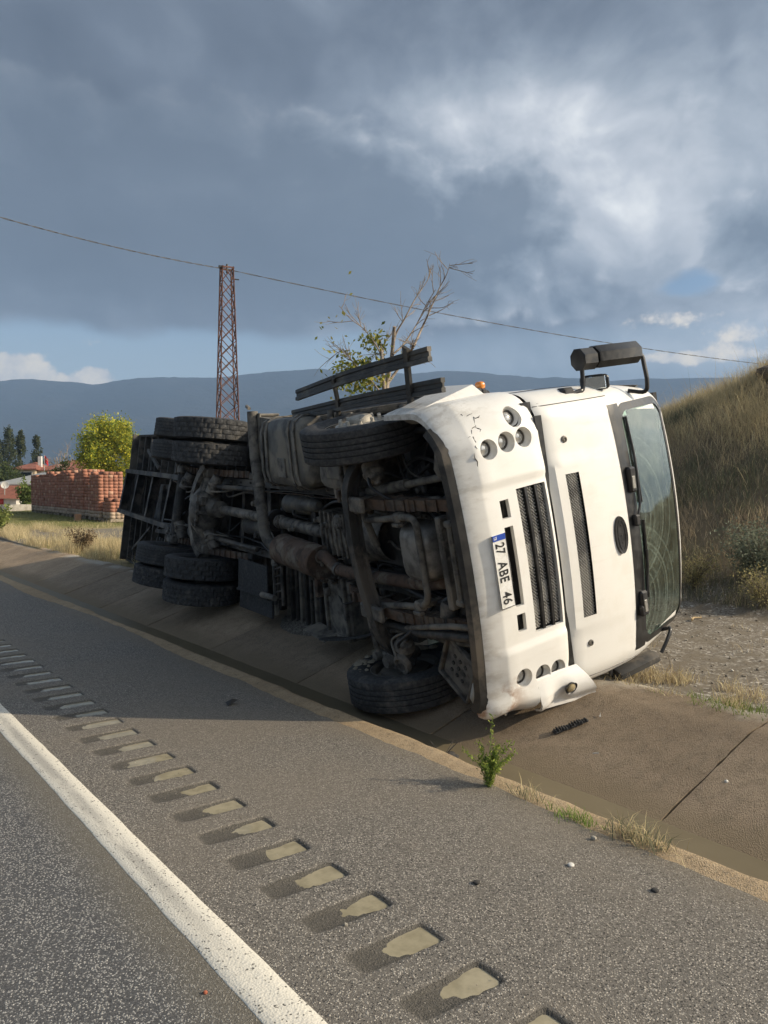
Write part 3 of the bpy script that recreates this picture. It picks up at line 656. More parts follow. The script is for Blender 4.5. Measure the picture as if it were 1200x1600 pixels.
# ---- front axle, steering, springs
mb = MB(); mb.sweep(spline([(0.0, .92, .50), (-.02, .80, .47), (-.06, .66, .37), (-.08, .48, .325), (-.10, .1, .315), (-.06, -.25, .315), (.0, -.52, .33), (.02, -.72, .36), (.02, -.88, .46), (.02, -1.04, .50)], 6), [(a * 1.05, b * 1.15) for a, b in IBEAM], up=(0, 0, 1)); part('front_axle', mb, M_CHAS)
mb = MB(); mb.tube(sub([(-.33, .88, .40), (-.32, 0, .375), (-.20, -.94, .40)]), .024, 10)
for s in (.88, -.94): mb.lathe([(.001, -.05), (.04, -.045), (.045, 0), (.04, .045), (.001, .05)], (-.33 if s > 0 else -.2, s, .40), (0, 0, 1), 12)
part('tie_rod', mb, M_CAST)
for sg, so_ in ((1, 0), (-1, -.08)):
    c = np.array([0, sg * .86 + so_, .5]); mb = MB()
    mb.lathe([(.001, -.17), (.05, -.165), (.055, -.1), (.07, -.06), (.07, .06), (.055, .1), (.05, .165), (.001, .17)], c, (0, 0, 1), 16)
    mb.cbox(c + [-.14, .0, -.06], (.26, .07, .06), .015); mb.cbox(c + [.02, sg * .05, 0], (.16, .10, .18), .03)
    part('steering_knuckle', mb, M_CAST)
    mb = MB(); cc = np.array([.20, sg * .70 + so_, .43]); ax = np.array([.55, -sg * .75, -.1])
    mb.lathe([(.001, -.09), (.075, -.085), (.082, -.02), (.09, -.012), (.09, .012), (.082, .02), (.07, .07), (.03, .09), (.02, .11), (.001, .112)], cc, ax, 24)
    part('brake_chamber', mb, M_CAST)
    mb = MB(); mb.tube(spline([cc + [0, 0, -.05], cc + [.12, -sg * .1, -.10], cc + [.22, -sg * .22, .02], (.4, sg * .42, .72)], 6), .014, 7); part('brake_hose', mb, M_DARK)
    # leaf springs, long leaf on top, short ones towards the ground
    s0 = sg * .445 + (-.03 if sg < 0 else .01)
    ls = bpy.data.objects.new('leaf_spring', None); ls.empty_display_size = .1; C.objects.link(ls); ls.parent = truck
    for i in range(9):
        L1, L2 = 1.22 - .105 * i, -.86 + .085 * i; z0 = .505 - .017 * i
        pts = [(x, s0, z0 + .10 * ((x - .02) / 1.1) ** 2) for x in np.linspace(L2, L1, 13)]
        mb = MB(); mb.sweep(pts, RECT(.042 + .002 * (i % 2), .0075)); part('leaf', mb, M_LEAF, ls)
    for x in (.62, .40, -.35, -.55):
        mb = MB(); mb.cbox((x, s0, .47 + .06 * x * x), (.045, .105, .13), .008); part('clip', mb, M_LEAF, ls)
    for x in (.12, -.12):
        mb = MB(); mb.tube([(x, s0 - .05, .62), (x, s0 - .05, .31), (x, s0 - .03, .285), (x, s0 + .03, .285), (x, s0 + .05, .31), (x, s0 + .05, .62)], .013, 8); part('u_bolt', mb, M_CAST, ls)
    mb = MB(); mb.cbox((0, s0, .30), (.34, .13, .05), .015); part('spring_seat', mb, M_CAST, ls)
    mb = MB(); mb.cbox((1.18, s0, .66), (.16, .09, .20), .02); mb.lathe([(.001, -.06), (.045, -.06), (.045, .06), (.001, .06)], (1.2, s0, .585), (0, 1, 0), 14); part('spring_hanger', mb, M_CAST)
    mb = MB(); mb.cbox((-.9, s0, .70), (.14, .09, .24), .02); mb.lathe([(.001, -.06), (.045, -.06), (.045, .06), (.001, .06)], (-.88, s0, .60), (0, 1, 0), 14); part('spring_hanger', mb, M_CAST)
    # shock absorber
    a, b_ = np.array([-.12, sg * .50 + so_, .47]), np.array([.98, sg * .66 + so_, .66]); mid = a + (b_ - a) * .52
    mb = MB(); mb.tube([a, a + (b_ - a) * .06, a + (b_ - a) * .07, mid], [.022, .022, .046, .046], 14); mb.tube([mid, b_], .030, 12)
    mb.lathe([(.012, -.03), (.05, -.03), (.055, 0), (.05, .03), (.012, .03)], a, (0, .25, 1), 16); part('shock_absorber', mb, M_DUSTY)
    mb = MB(); mb.cbox((-.10, sg * .50 + so_, .42), (.14, .13, .12), .03); mb.cbox((-.06, sg * .40 + so_, .36), (.10, .08, .08), .02); part('shock_bracket', mb, M_CAST)
mb = MB(); mb.tube(spline([(-.02, .30, .40), (.30, .335, .40), (.64, .375, .40), (.755, .345, .40), (.765, .2, .40), (.765, -.10, .40), (.755, -.245, .40), (.64, -.33, .40), (.30, -.39, .40), (-.02, -.45, .40)], 7), .027, 12); part('anti_roll_bar', mb, M_DUSTY)
for c in ((.52, .36, .41), (.62, -.335, .41)):
    mb = MB(); mb.cbox(c, (.085, .085, .085), .015); mb.cbox((c[0], c[1] - .05, c[2] - .03), (.10, .03, .05), .006); mb.cbox((c[0] + .02, c[1], c[2] + .1), (.05, .05, .16), .01); part('bar_clamp', mb, M_CAST)
mb = MB(); mb.tube([(-.05, -.70, .42), (.42, -.56, .42), (.92, -.46, .46), (1.25, -.42, .5)], .024, 10); part('drag_link', mb, M_DUSTY)
mb = MB(); mb.tube(sub([(.02, -.60, .40), (.5, -.60, .44), (1.15, -.52, .5)]), .034, 12); part('steering_tube', mb, M_CHAS)
mb = MB(); mb.tube(spline([(.05, -.78, .40), (.16, -.90, .36), (.22, -.82, .33), (.16, -.70, .35), (.3, -.62, .46)], 6), .010, 7); part('sensor_cable', mb, M_DUSTY)
mb = MB(); mb.lathe([(.001, -.02), (.085, -.02), (.09, 0), (.085, .03), (.06, .035), (.055, .015), (.001, .012)], (.24, -.90, .37), (.15, -.2, -1), 24); part('hub_cover', mb, M_CAST)

# ---- engine, gearbox, radiator
def blobbox(lo, hi, p=4.0, n=22, squash=None):
    """rounded casting: a superellipsoid in the box"""
    lo, hi = np.array(lo, float), np.array(hi, float); c = (lo + hi) / 2; h = (hi - lo) / 2; G = np.zeros((n + 1, 2 * n + 1, 3))
    for i in range(n + 1):
        th = math.pi * (i / n - .5)
        for j in range(2 * n + 1):
            ph = 2 * math.pi * j / (2 * n); d = np.array([math.cos(th) * math.cos(ph), math.cos(th) * math.sin(ph), math.sin(th)])
            k = (np.sum(np.abs(d) ** p)) ** (-1 / p); G[i, j] = c + h * d * k
    if squash is not None: G = squash(G)
    mb = MB(); mb.grid(G); return mb
def sq(G): G = G.copy(); t = np.clip((.75 - G[..., 0]) / .5, 0, 1); low = G[..., 2] < .6; G[..., 2] += np.where(low, .16 * np.clip(t - .55, 0, .45) / .45, 0); return G
part('oil_pan', blobbox((.28, -.16, .40), (.80, .29, .80), 4.5, 26, sq), M_ALU)
mb = MB(); mb.cbox((.54, .065, .66), (.60, .52, .03), .01)
for i in range(9):
    for s in (-.18, .31): mb.lathe([(.012, 0), (.012, -.02), (.001, -.021)], (.27 + i * .066, s, .645), (0, 0, 1), 6)
part('pan_flange', mb, M_CAST)
mb = MB(); mb.cbox((.05, .04, 1.02), (1.45, .56, .62), .05); mb.cbox((-.05, .36, 1.0), (.9, .12, .3), .03); mb.cbox((-.1, -.33, .95), (.8, .14, .24), .03); part('engine_block', mb, M_CHAS)
mb = MB(); mb.lathe([(.001, -.8), (.24, -.78), (.28, -.70), (.29, -.62), (.27, -.60), (.24, -.45), (.22, -.2)], (0, .04, .80), (1, 0, 0), 32); part('bell_housing', mb, M_CAST)
mb = blobbox((-1.42, -.18, .60), (-.72, .22, .98), 5); part('gearbox', mb, M_CAST)
mb = MB()
for i in range(7): mb.cbox((-1.36 + i * .1, .02, .78), (.022, .43, .40), .008)
mb.lathe([(.001, -.05), (.085, -.05), (.09, .0), (.10, .01), (.10, .04), (.001, .05)], (-1.44, -.02, .72), (1, 0, 0), 20); mb.cbox((-1.05, -.24, .74), (.2, .1, .14), .02); mb.cbox((-.95, .16, .6), (.14, .12, .08), .02)
part('gearbox_rib', mb, M_CAST)
mb = MB(); mb.cbox((.93, .02, .52), (.065, .72, .09), .012); part('radiator_beam', mb, M_DUSTY)
mb = MB(); mb.cbox((1.04, .03, .52), (.05, .60, .07), .015); mb.cbox((1.04, .33, .53), (.09, .05, .10), .012); mb.cbox((1.04, -.27, .53), (.09, .05, .10), .012); part('radiator_tank', mb, M_DUSTY)
mb = MB(); mb.cbox((1.0, .02, .95), (.12, .84, .80), .02)
for i in range(22): mb.cbox((.932, -.38 + i * .0365, .95), (.02, .006, .76), .002)
part('radiator_core', mb, M_CHAS)
mb = MB(); mb.lathe([(.001, -.1), (.06, -.095), (.075, -.05), (.075, .05), (.06, .08), (.001, .085)], (.78, -.40, .56), (.2, 1, .1), 20); part('steering_pump', mb, M_CAST)
mb = MB(); mb.lathe([(.001, -.09), (.055, -.085), (.06, .03), (.04, .07), (.001, .075)], (.80, .45, .58), (1, .1, 0), 18); part('oil_filter', mb, M_DUSTY)
hoses = [([(.85, .30, .58), (.55, .42, .62), (.2, .40, .7), (-.2, .35, .72)], .022), ([(.9, -.2, .62), (.7, -.34, .55), (.3, -.36, .6), (-.3, -.3, .66)], .026), ([(.2, .62, .66), (.4, .76, .72), (.75, .74, .68), (.98, .60, .72)], .016),
         ([(.35, .56, .75), (.5, .88, .8), (.85, .92, .74)], .013), ([(-.3, .55, .62), (.1, .66, .60), (.35, .60, .66), (.6, .72, .72)], .014), ([(.3, .9, .66), (.45, .70, .60), (.7, .60, .62)], .01), ([(.15, .8, .7), (.3, .62, .64), (.28, .48, .7)], .012),
         ([(-.6, -.5, .66), (-.2, -.62, .6), (.3, -.72, .62), (.8, -.70, .60)], .016), ([(-1.6, .2, .7), (-1.1, .33, .66), (-.7, .30, .7), (-.35, .38, .74)], .015), ([(-3.3, -.3, .72), (-2.9, -.36, .68), (-2.4, -.3, .74), (-1.7, -.34, .72)], .014),
         ([(-4.6, .3, .7), (-4.2, .22, .62), (-3.7, .3, .68), (-3.2, .25, .74)], .013), ([(-5.9, -.25, .68), (-5.4, -.38, .6), (-4.9, -.3, .7)], .013), ([(.7, -.95, .7), (.55, -.8, .62), (.8, -.66, .58), (1.0, -.75, .64)], .014), ([(-1.5, -.55, .75), (-1.2, -.7, .66), (-.9, -.62, .7), (-.8, -.8, .72)], .012)]
for P, r_ in hoses:
    mb = MB(); mb.tube(spline(P, 7), r_, 8); part('hose', mb, M_DARK if r_ > .0135 else M_CHAS)
mb = MB(); mb.cbox((.62, .98, .95), (.5, .05, .5), .02); mb.cbox((.45, .78, 1.1), (.7, .4, .05), .02); mb.cbox((.45, -.78, 1.1), (.7, .5, .05), .02); mb.box((1.13, .44, .66), (1.15, 1.13, 1.17)); mb.box((1.13, -1.13, .66), (1.15, -.44, 1.17)); part('wheel_arch_liner', mb, M_DARK)
mb = MB(); mb.lathe([(.10, -.10), (.11, -.08), (.10, -.05), (.11, -.03), (.10, 0), (.11, .02), (.10, .05), (.11, .07), (.10, .1)], (.42, .62, .80), (.8, .5, .2), 18); part('intake_bellows', mb, M_DARK)
mb = MB(); mb.lathe([(.001, -.16), (.10, -.15), (.13, -.1), (.13, .1), (.10, .15), (.001, .16)], (1.02, .80, .64), (.2, 1, .1), 24); part('washer_tank', mb, M_DUSTY)

# ---- exhaust, shafts
mb = MB(); mb.tube(spline([(-2.76, 1.26, .45), (-2.74, .9, .45), (-2.66, .50, .45), (-2.58, .12, .45), (-2.53, -.12, .46), (-2.42, -.22, .50), (-2.25, -.24, .52)], 6), .062, 16); part('exhaust_stack', mb, M_DUSTY)
for a, b_ in (((-2.65, .46, .45), (-2.64, .42, .45)), ((-2.56, .04, .45), (-2.555, 0, .45))):
    mb = MB(); mb.tube([a, b_], .068, 16); part('pipe_clamp', mb, M_CAST)
ax = np.array([1, -.03, -.02])
mb = MB(); mb.lathe([(.001, -.50), (.15, -.49), (.168, -.47), (.162, -.46), (.162, -.16), (.167, -.15), (.167, -.12), (.162, -.11), (.162, .20), (.168, .21), (.168, .24), (.162, .25), (.162, .46), (.170, .47), (.160, .485), (.09, .475), (.001, .475)], (-1.75, -.25, .52), ax, 36); part('muffler', mb, M_RUST)
mb = MB(); mb.tube(spline([(-1.3, -.20, .51), (-1.18, -.18, .50), (-1.08, -.22, .50), (-.96, -.28, .51), (-.75, -.29, .52), (-.40, -.28, .54), (0, -.27, .57), (.45, -.24, .60), (.7, -.2, .66)], 6), .055, 16); part('exhaust_pipe', mb, M_RUST)
for p in ((-1.27, -.205, .51), (-.93, -.285, .512), (-.30, -.28, .545)):
    mb = MB(); mb.tube([np.array(p) - [.02, -.004, 0], np.array(p) + [.02, -.004, 0]], .066, 16); mb.cbox(np.array(p) + [0, -.075, 0], (.035, .04, .03), .006); part('pipe_clamp', mb, M_CAST)
def shaft(a, b_, r_):
    a, b_ = np.array(a, float), np.array(b_, float); d = (b_ - a) / np.linalg.norm(b_ - a); mb = MB()
    L_ = np.linalg.norm(b_ - a)
    mb.lathe([(.001, 0), (r_ * .95, 0), (r_ * 1.15, .02), (r_ * 1.15, .06), (r_ * .7, .08), (r_ * .7, .12), (r_, .15), (r_, L_ * .55), (r_ * 1.03, L_ * .555), (r_ * 1.03, L_ * .6), (r_, L_ * .605), (r_, L_ - .15), (r_ * .7, L_ - .12), (r_ * .7, L_ - .08), (r_ * 1.15, L_ - .06), (r_ * 1.15, L_ - .02), (r_ * .95, L_), (.001, L_)], a, d, 24)
    for q in (.10, L_ - .10): mb.cbox(a + d * q, (.05, r_ * 2.3, .05), .01); mb.cbox(a + d * q, (.05, .05, r_ * 2.3), .01)
    part('drive_shaft', mb, M_CAST)
shaft((-2.72, .01, .70), (-1.46, -.02, .71), .068); shaft((-4.42, .05, .56), (-2.86, .02, .69), .060)
mb = MB(); mb.lathe([(.07, -.04), (.12, -.035), (.13, 0), (.12, .035), (.07, .04)], (-2.80, .015, .70), (1, 0, 0), 24); mb.cbox((-2.8, .0, .80), (.09, .34, .06), .015); part('centre_bearing', mb, M_CHAS)
# ---- rear axles
mb = MB(); P = [(-LR, s, .5) for s in (.62, .5, .42, .30, .2, 0, -.2, -.30, -.42, -.5, -.62)]
mb.tube(P, [.075, .08, .085, .12, .20, .24, .20, .12, .085, .08, .075], 22); part('rear_axle_housing', mb, M_CAST)
mb = MB(); mb.lathe([(.001, -.10), (.10, -.095), (.17, -.06), (.20, -.01), (.225, 0), (.225, .03), (.17, .04)], (-LR, 0, .36), (.35, 0, 1), 30)
mb.lathe([(.15, -.30), (.13, -.16), (.09, -.05), (.085, .02), (.11, .03), (.11, .06), (.001, .07)], (-LR + .40, .05, .53), (1, 0, .02), 24)
for i in range(10):
    a = 2 * math.pi * i / 10; mb.cbox((-LR + .05 + .205 * math.cos(a), .205 * math.sin(a), .345 - .07 * math.cos(a)), (.035, .035, .03), .006)
part('differential', mb, M_CAST)
mb = MB(); mb.cbox((-LR + .16, .13, .38), (.16, .12, .10), .02); mb.cbox((-LR + .10, -.10, .33), (.18, .03, .03), .008, ((.7, -.7, 0), (.7, .7, 0), (0, 0, 1))); mb.cbox((-LR + .22, -.02, .37), (.05, .05, .12), .01); part('differential_lug', mb, M_CAST)
mb = MB(); mb.tube([(-LR - 1.32, .62, .5), (-LR - 1.32, -.62, .5)], .072, 18); part('trailing_axle', mb, M_CHAS)
for sg in (1, -1):
    mb = MB(); mb.sweep(spline([(-LR + .10, sg * .60, .42), (-LR - .02, sg * .46, .38), (-LR - .16, sg * .28, .37), (-LR - .22, sg * .1, .36)], 6), RECT(.055, .03)); part('reaction_arm', mb, M_CAST)
    mb = MB(); mb.tube(sub([(-LR + .05, sg * .33, .50), (-3.2, sg * .36, .62)]), .032, 12); part('radius_rod', mb, M_CHAS)
    s0 = sg * .52; ls = bpy.data.objects.new('leaf_spring', None); ls.empty_display_size = .1; C.objects.link(ls); ls.parent = truck
    for ax0 in (-LR, -LR - 1.32):
        for i in range(7):
            L_ = .98 - .11 * i if ax0 == -LR else .62 - .07 * i; z0 = .64 - .019 * i
            mb = MB(); mb.sweep([(ax0 + x, s0, z0 + .09 * x * x) for x in np.linspace(-L_ * .62, L_, 9)], RECT(.043, .0085)); part('leaf', mb, M_LEAF, ls)
        mb = MB(); mb.cbox((ax0, s0, .50), (.26, .14, .16), .02); part('spring_seat', mb, M_CAST, ls)
        for x in (.09, -.09):
            mb = MB(); mb.tube([(ax0 + x, s0 - .06, .70), (ax0 + x, s0 - .06, .40), (ax0 + x, s0 + .06, .40), (ax0 + x, s0 + .06, .70)], .014, 8); part('u_bolt', mb, M_CAST, ls)
    mb = MB(); mb.cbox((-LR - .66, sg * .5, .74), (.26, .10, .28), .03); part('spring_hanger', mb, M_CHAS)
    for ax0 in (-LR, -LR - 1.32):
        mb = MB(); mb.lathe([(.001, -.13), (.075, -.125), (.08, -.02), (.09, -.012), (.09, .012), (.08, .02), (.075, .12), (.001, .125)], (ax0 + .27, sg * .36, .50), (.25, sg * .9, .3), 20); part('brake_chamber', mb, M_CAST)
        mb = MB(); mb.tube(spline([(ax0 + .25, sg * .36, .42), (ax0 + .45, sg * .28, .40), (ax0 + .55, sg * .3, .62), (ax0 + .5, sg * .38, .74)], 6), .012, 7); part('brake_hose', mb, M_DUSTY)
# ---- air tanks between the rails
for c, r_, L_ in (((-2.3, .22, .80), .11, .35), ((-3.6, -.12, .82), .12, .4), ((-1.75, .26, .66), .07, .25)):
    mb = MB(); mb.lathe([(.001, -L_), (r_ * .6, -L_ + .005), (r_, -L_ + .05), (r_, L_ - .05), (r_ * .6, L_ - .005), (.001, L_)], c, (1, .02, 0), 24); part('air_tank', mb, M_TANK)

# ---- fuel tank, boxes, brackets on the upper side
part('fuel_tank', blobbox((-2.52, .46, .44), (-1.18, 1.17, 1.06), 7, 22), M_TANK)
for f in (-2.42, -2.28, -1.60, -1.45):
    mb = MB(); P = [(f, 1.19, .98), (f, 1.185, .56), (f, 1.13, .465), (f, 1.03, .430), (f, .62, .430), (f, .50, .46), (f, .445, .55), (f, .44, 1.0)]
    mb.sweep(P, RECT(.016, .006) if False else [(-.006, -.03), (.006, -.03), (.006, .03), (-.006, .03)], up=(1, 0, 0)); part('tank_strap', mb, M_DUSTY)
mb = MB(); mb.cbox((-1.86, .66, .436), (.22, .20, .02), .008); part('tank_plate', mb, M_DUSTY)
mb = MB(); mb.lathe([(.001, -.02), (.055, -.02), (.06, .02), (.05, .03), (.001, .032)], (-1.35, 1.17, .80), (0, 1, 0), 20); part('filler_cap', mb, M_DARK)
part('silencer_box', blobbox((-1.12, .48, .50), (-.22, 1.08, 1.02), 9, 18), M_DUSTY)
mb = MB(); mb.cbox((-.68, .70, .497), (.36, .22, .02), .008); part('box_panel', mb, M_TANK)
mb = MB(); mb.cbox((-2.84, .98, .50), (.40, .52, .03), .01); mb.cbox((-2.86, 1.22, .62), (.36, .03, .26), .01); mb.tube([(-2.98, 1.30, .48), (-3.08, 1.33, .48)], .02, 8); part('stack_bracket', mb, M_DUSTY)
mb = MB(); mb.add([(-2.7, 1.20, .50), (-1.95, 1.13, .52), (-2.7, .98, .50), (-2.7, 1.20, .72), (-1.95, 1.13, .70), (-2.7, .98, .72)], [(0, 1, 2), (3, 5, 4), (0, 3, 4, 1), (1, 4, 5, 2), (2, 5, 3, 0)]); part('stack_gusset', mb, M_DUSTY)
mb = MB(); mb.tube([(-.46, .90, .46), (-.30, .40, .50), (-.20, .0, .56)], .032, 12); part('support_tube', mb, M_DUSTY)

# ---- lower side: mudguard, battery box, steps
mb = MB(); mb.cbox((-3.30, -.72, .60), (.86, .40, .025), .006); mb.cbox((-3.28, -1.02, .63), (.92, .24, .025), .006); mb.cbox((-3.3, -.905, .59), (.90, .03, .03), .006); part('mudguard', mb, M_RUB)
mb = MB(); mb.cbox((-2.83, -.80, .68), (.05, .60, .06), .01); mb.tube([(-2.95, -.86, .56), (-2.65, -.86, .58)], .035, 12); part('mudguard_bracket', mb, M_DUSTY)
mb = MB(); mb.tube([(-2.72, -.95, .62), (-2.72, -.5, .62)], .022, 8); mb.tube([(-2.60, -.95, .66), (-2.60, -.5, .66)], .022, 8)
for i in range(5): mb.tube([(-2.72, -.9 + .09 * i, .62), (-2.60, -.86 + .09 * i, .66)], .012, 6)
part('guard_ladder', mb, M_CHAS)
mb = MB(); mb.cbox((-2.45, -.86, .98), (1.10, .74, .06), .01); part('battery_tray', mb, M_CHAS)
for i in range(9):
    mb = MB(); mb.cbox((-2.92 + i * .118 + random.uniform(-.01, .01), -.86, .90), (.045, .74, .09), .012); part('tray_rib', mb, M_CHAS if i % 3 else M_DUSTY)
mb = MB(); mb.cbox((-1.38, -.78, .80), (.46, .66, .24), .03); part('battery_box', mb, M_DUSTY)
mb = MB()
for f in (-1.58, -1.19): mb.cbox((f, -.78, .67), (.05, .66, .04), .01)
mb.cbox((-1.385, -1.08, .672), (.36, .05, .035), .01); part('battery_frame', mb, M_DUSTY)
mb = MB(); mb.cbox((-1.78, -.62, .72), (.06, .22, .12), .01); part('reflector_plate', mb, M_RUST)
for i in range(10):
    c = (-1.38 + random.uniform(-.25, .3), -.50 + random.uniform(-.12, .10), .66 + random.uniform(-.05, .03)); mb = MB(); mb.cbox(c, (random.uniform(.05, .1), random.uniform(.05, .09), .06), .015); part('valve', mb, M_CHAS if i % 2 else M_CAST)
mb = MB(); mb.cbox((-1.62, -1.06, .60), (.44, .02, .20), .004, ((1, .1, 0), (-.1, 1, .2), (0, -.2, 1))); part('loose_plate', mb, M_DUSTY)
mb = MB(); P = spline([(-1.32, -1.04, .48), (-1.1, -1.02, .56), (-.9, -.98, .66), (-.7, -.92, .80)], 5)
mb.sweep(P, [(-.10, -.01), (.10, -.01), (.10, .01), (-.10, .01)], up=(0, 1, .2)); part('torn_mudguard', mb, M_RUB)
mb = MB(); mb.cbox((.80, -.86, .56), (.34, .36, .03), .01, ((.85, .5, 0), (-.5, .85, 0), (0, 0, 1))); part('step_plate', mb, M_DUSTY)
Rm = np.array(((.85, .5, 0), (-.5, .85, 0), (0, 0, 1)))
for i in range(3):
    for j in range(3):
        mb = MB(); c = np.array([.80, -.86, .543]) + Rm @ np.array([(i - 1) * .07, (j - 1) * .075, 0]); mb.lathe([(.008, -.004), (.017, -.004), (.019, .004), (.001, .004)], c, (0, 0, 1), 8); part('step_stud', mb, M_CHAS)
mb = MB()
for a, b_ in (((-.19, 0), (.03, .40)), ((.19, 0), (.03, .40)), ((0, -.20), (.40, .03)), ((0, .20), (.40, .03))): mb.cbox(np.array([.80, -.86, .54]) + Rm @ np.array([a[0], a[1], 0]), (b_[0], b_[1], .05), .01, Rm)
part('step_frame', mb, M_DUSTY)
mb = MB(); mb.lathe([(.001, -.11), (.05, -.105), (.085, -.06), (.09, .05), (.06, .10), (.001, .105)], (1.08, -.98, .54), (.4, 1, .15), 24); part('washer_bottle', mb, M_RIM)
mb = MB(); mb.cbox((1.05, -.74, .58), (.30, .05, .07), .02); mb.tube(spline([(.65, -.72, .6), (.85, -.64, .56), (1.05, -.62, .58), (1.25, -.66, .6)], 5), .03, 10); mb.tube([(.8, -1.06, .56), (1.28, -1.10, .58)], .016, 8); part('step_bracket', mb, M_DUSTY)

# ---- flat bed seen from below
def slant(mb):
    mb.v = [(f - .40 * (s + .07) * max(0, (-f - 6) / 5.2), s, h) for f, s, h in mb.v]; return mb
mb = MB(); mb.box((-11.5, -1.36, 1.24), (-.85, 1.22, 1.29), (28, 6, 1)); part('bed_floor', slant(mb), M_BED)
for i, f in enumerate(np.arange(-11.4, -.9, .46)):
    mb = MB(); mb.sweep(sub([(f, 1.2, 1.16), (f, -1.34, 1.16)], .5), RECT(.035, .07)); part('cross_bearer', slant(mb), M_BED if i % 4 else M_CHAS)
for s in (1.23, -1.37):
    mb = MB(); mb.sweep(sub([(-11.53, s, 1.20), (-.85, s, 1.20)], .4), RECT(.02, .10)); part('side_rail', slant(mb), M_BED)
    mb = MB(); mb.sweep(sub([(-11.53, s, 1.56), (-.85, s, 1.56)], .5), RECT(.015, .24)); part('sideboard', slant(mb), M_BED)
mb = MB(); mb.sweep(sub([(-11.55, 1.24, 1.14), (-11.55, -1.38, 1.14)], .4), RECT(.03, .16)); part('rear_beam', slant(mb), M_BED)
mb = MB(); mb.box((-11.53, -1.34, 1.3), (-11.47, 1.2, 1.8), (1, 6, 2)); part('tailboard', slant(mb), M_BED)
mb = MB(); mb.box((-.92, -1.2, 1.3), (-.86, 1.18, 2.2), (1, 6, 2)); part('headboard', mb, M_BED)
for P, r_ in (([(-9.3, .22, 1.04), (-7.75, .26, .95)], .042), ([(-8.9, -.58, 1.04), (-7.6, -.50, .95)], .042), ([(-7.75, .30, .93), (-7.68, -.62, .93)], .05), ([(-8.7, .24, .95), (-8.45, -.52, .95)], .035), ([(-10.6, .9, 1.0), (-9.4, .55, .98)], .03), ([(-10.4, -1.1, 1.05), (-9.2, -.55, 1.0)], .025), ([(-10.2, 1.1, .95), (-10.0, .5, 1.0)], .03)):
    mb = MB(); mb.sweep(sub(P, .3), RECT(r_, r_ * .8)); part('carrier_bar', mb, M_CHAS)
for i in range(5):
    mb = MB(); mb.cbox((-8.4 + i * .16, -.78, .95), (.05, .26, .05), .01); part('carrier_slat', mb, M_CHAS)
mb = MB(); mb.cbox((-9.1, -.1, 1.02), (.9, .7, .06), .03); part('tool_tray', mb, M_CHAS)


# ---- bent side guard on the upper side
GR = [(-.018, -.052), (.018, -.052), (.018, -.022), (.006, -.014), (.006, .014), (.018, .022), (.018, .052), (-.018, .052), (-.018, .022), (-.010, .014), (-.010, -.014), (-.018, -.022)]
g1 = sub([(-1.66, 1.38, .60), (-.4, 1.47, .60), (1.00, 1.545, .60)], .2); g2 = sub([(-1.95, 1.185, .64), (-.4, 1.255, .66), (1.02, 1.315, .66)], .2)
for P in (g1, g2):
    mb = MB(); mb.sweep(P, GR, up=(0, 1, .12)); part('guard_rail', mb, M_RAIL)
mb = MB(); mb.sweep(sub([(-2.0, 1.16, .82), (.9, 1.22, .86)], .3), GR, up=(0, .5, 1)); part('guard_rail', mb, M_RAIL)
for P in ([(-.80, 1.10, .66), (-.72, 1.28, .64), (-.60, 1.49, .575)], [(.55, 1.18, .66), (.62, 1.36, .63), (.74, 1.62, .575)]):
    mb = MB(); mb.sweep(spline(P, 4), [(-.032, -.012), (.032, -.012), (.032, .012), (-.032, .012)], up=(0, 0, 1)); part('guard_post', mb, M_RAIL)
for f in (-.8, .56):
    mb = MB(); mb.tube(spline([(f - .02, 1.20, .60), (f, 1.12, .585), (f + .05, 1.08, .62), (f + .15, 1.09, .64)], 5), .032, 12); mb.cbox((f + .16, 1.13, .68), (.24, .07, .05), .012); part('guard_bracket', mb, M_DUSTY)
mb = MB(); mb.tube(sub([(-1.6, 1.12, .70), (.95, 1.19, .80)], .3), .035, 10); part('air_pipe', mb, M_DUSTY)
mb = MB(); mb.cbox((.35, 1.15, .98), (1.1, .12, .42), .03); mb.cbox((.8, 1.20, .80), (.34, .05, .10), .015); part('step_fairing', mb, M_DARK)

# ---- brake lines, wiring looms, bolts and brackets along the frame
for s0, h0, r_ in ((.36, .735, .009), (.33, .74, .007), (-.36, .73, .009), (-.30, .742, .012)):
    P = [(f, s0 + rng.normal(0, .012), h0 + rng.normal(0, .008)) for f in np.arange(.6, -7.6, -.45)]; mb = MB(); mb.tube(spline(P, 4), r_, 6); part('brake_line', mb, M_DARK if r_ > .008 else M_RUST)
bolt = MB(); bolt.lathe([(.016, 0), (.016, -.006), (.011, -.007), (.011, -.018), (.001, -.019)], (0, 0, 0), (0, 0, 1), 6)
for sg in (1, -1):
    for f in list(np.arange(-.6, -7.4, -.38)):
        mb = MB(); mb.add([(f + x, sg * .42 + y, .708 + z) for x, y, z in bolt.v], bolt.f); part('bolt', mb, M_CAST)
    for i, f in enumerate((-.55, -1.3, -2.05, -2.95, -3.7, -6.6, -7.2)):
        mb = MB(); mb.cbox((f, sg * .50, .80), (.10 + .05 * (i % 3), .09, .16 + .04 * (i % 2)), .015); mb.cbox((f + .02, sg * .56, .77), (.05, .07, .05), .01); part('bracket', mb, M_DUSTY if i % 3 == 0 else M_CHAS)
for i in range(16):
    f = rng.uniform(-6.8, .5); s = rng.uniform(-.34, .34); L_ = rng.uniform(.3, .8); mb = MB(); mb.tube(spline([(f, s, .74), (f - L_ * .3, s + rng.normal(0, .07), .68 + rng.uniform(-.05, .05)), (f - L_ * .7, s + rng.normal(0, .09), .70), (f - L_, s + rng.normal(0, .08), .76)], 5), rng.uniform(.006, .014), 6); part('wire', mb, (M_DARK, M_CHAS, M_DUSTY)[i % 3])
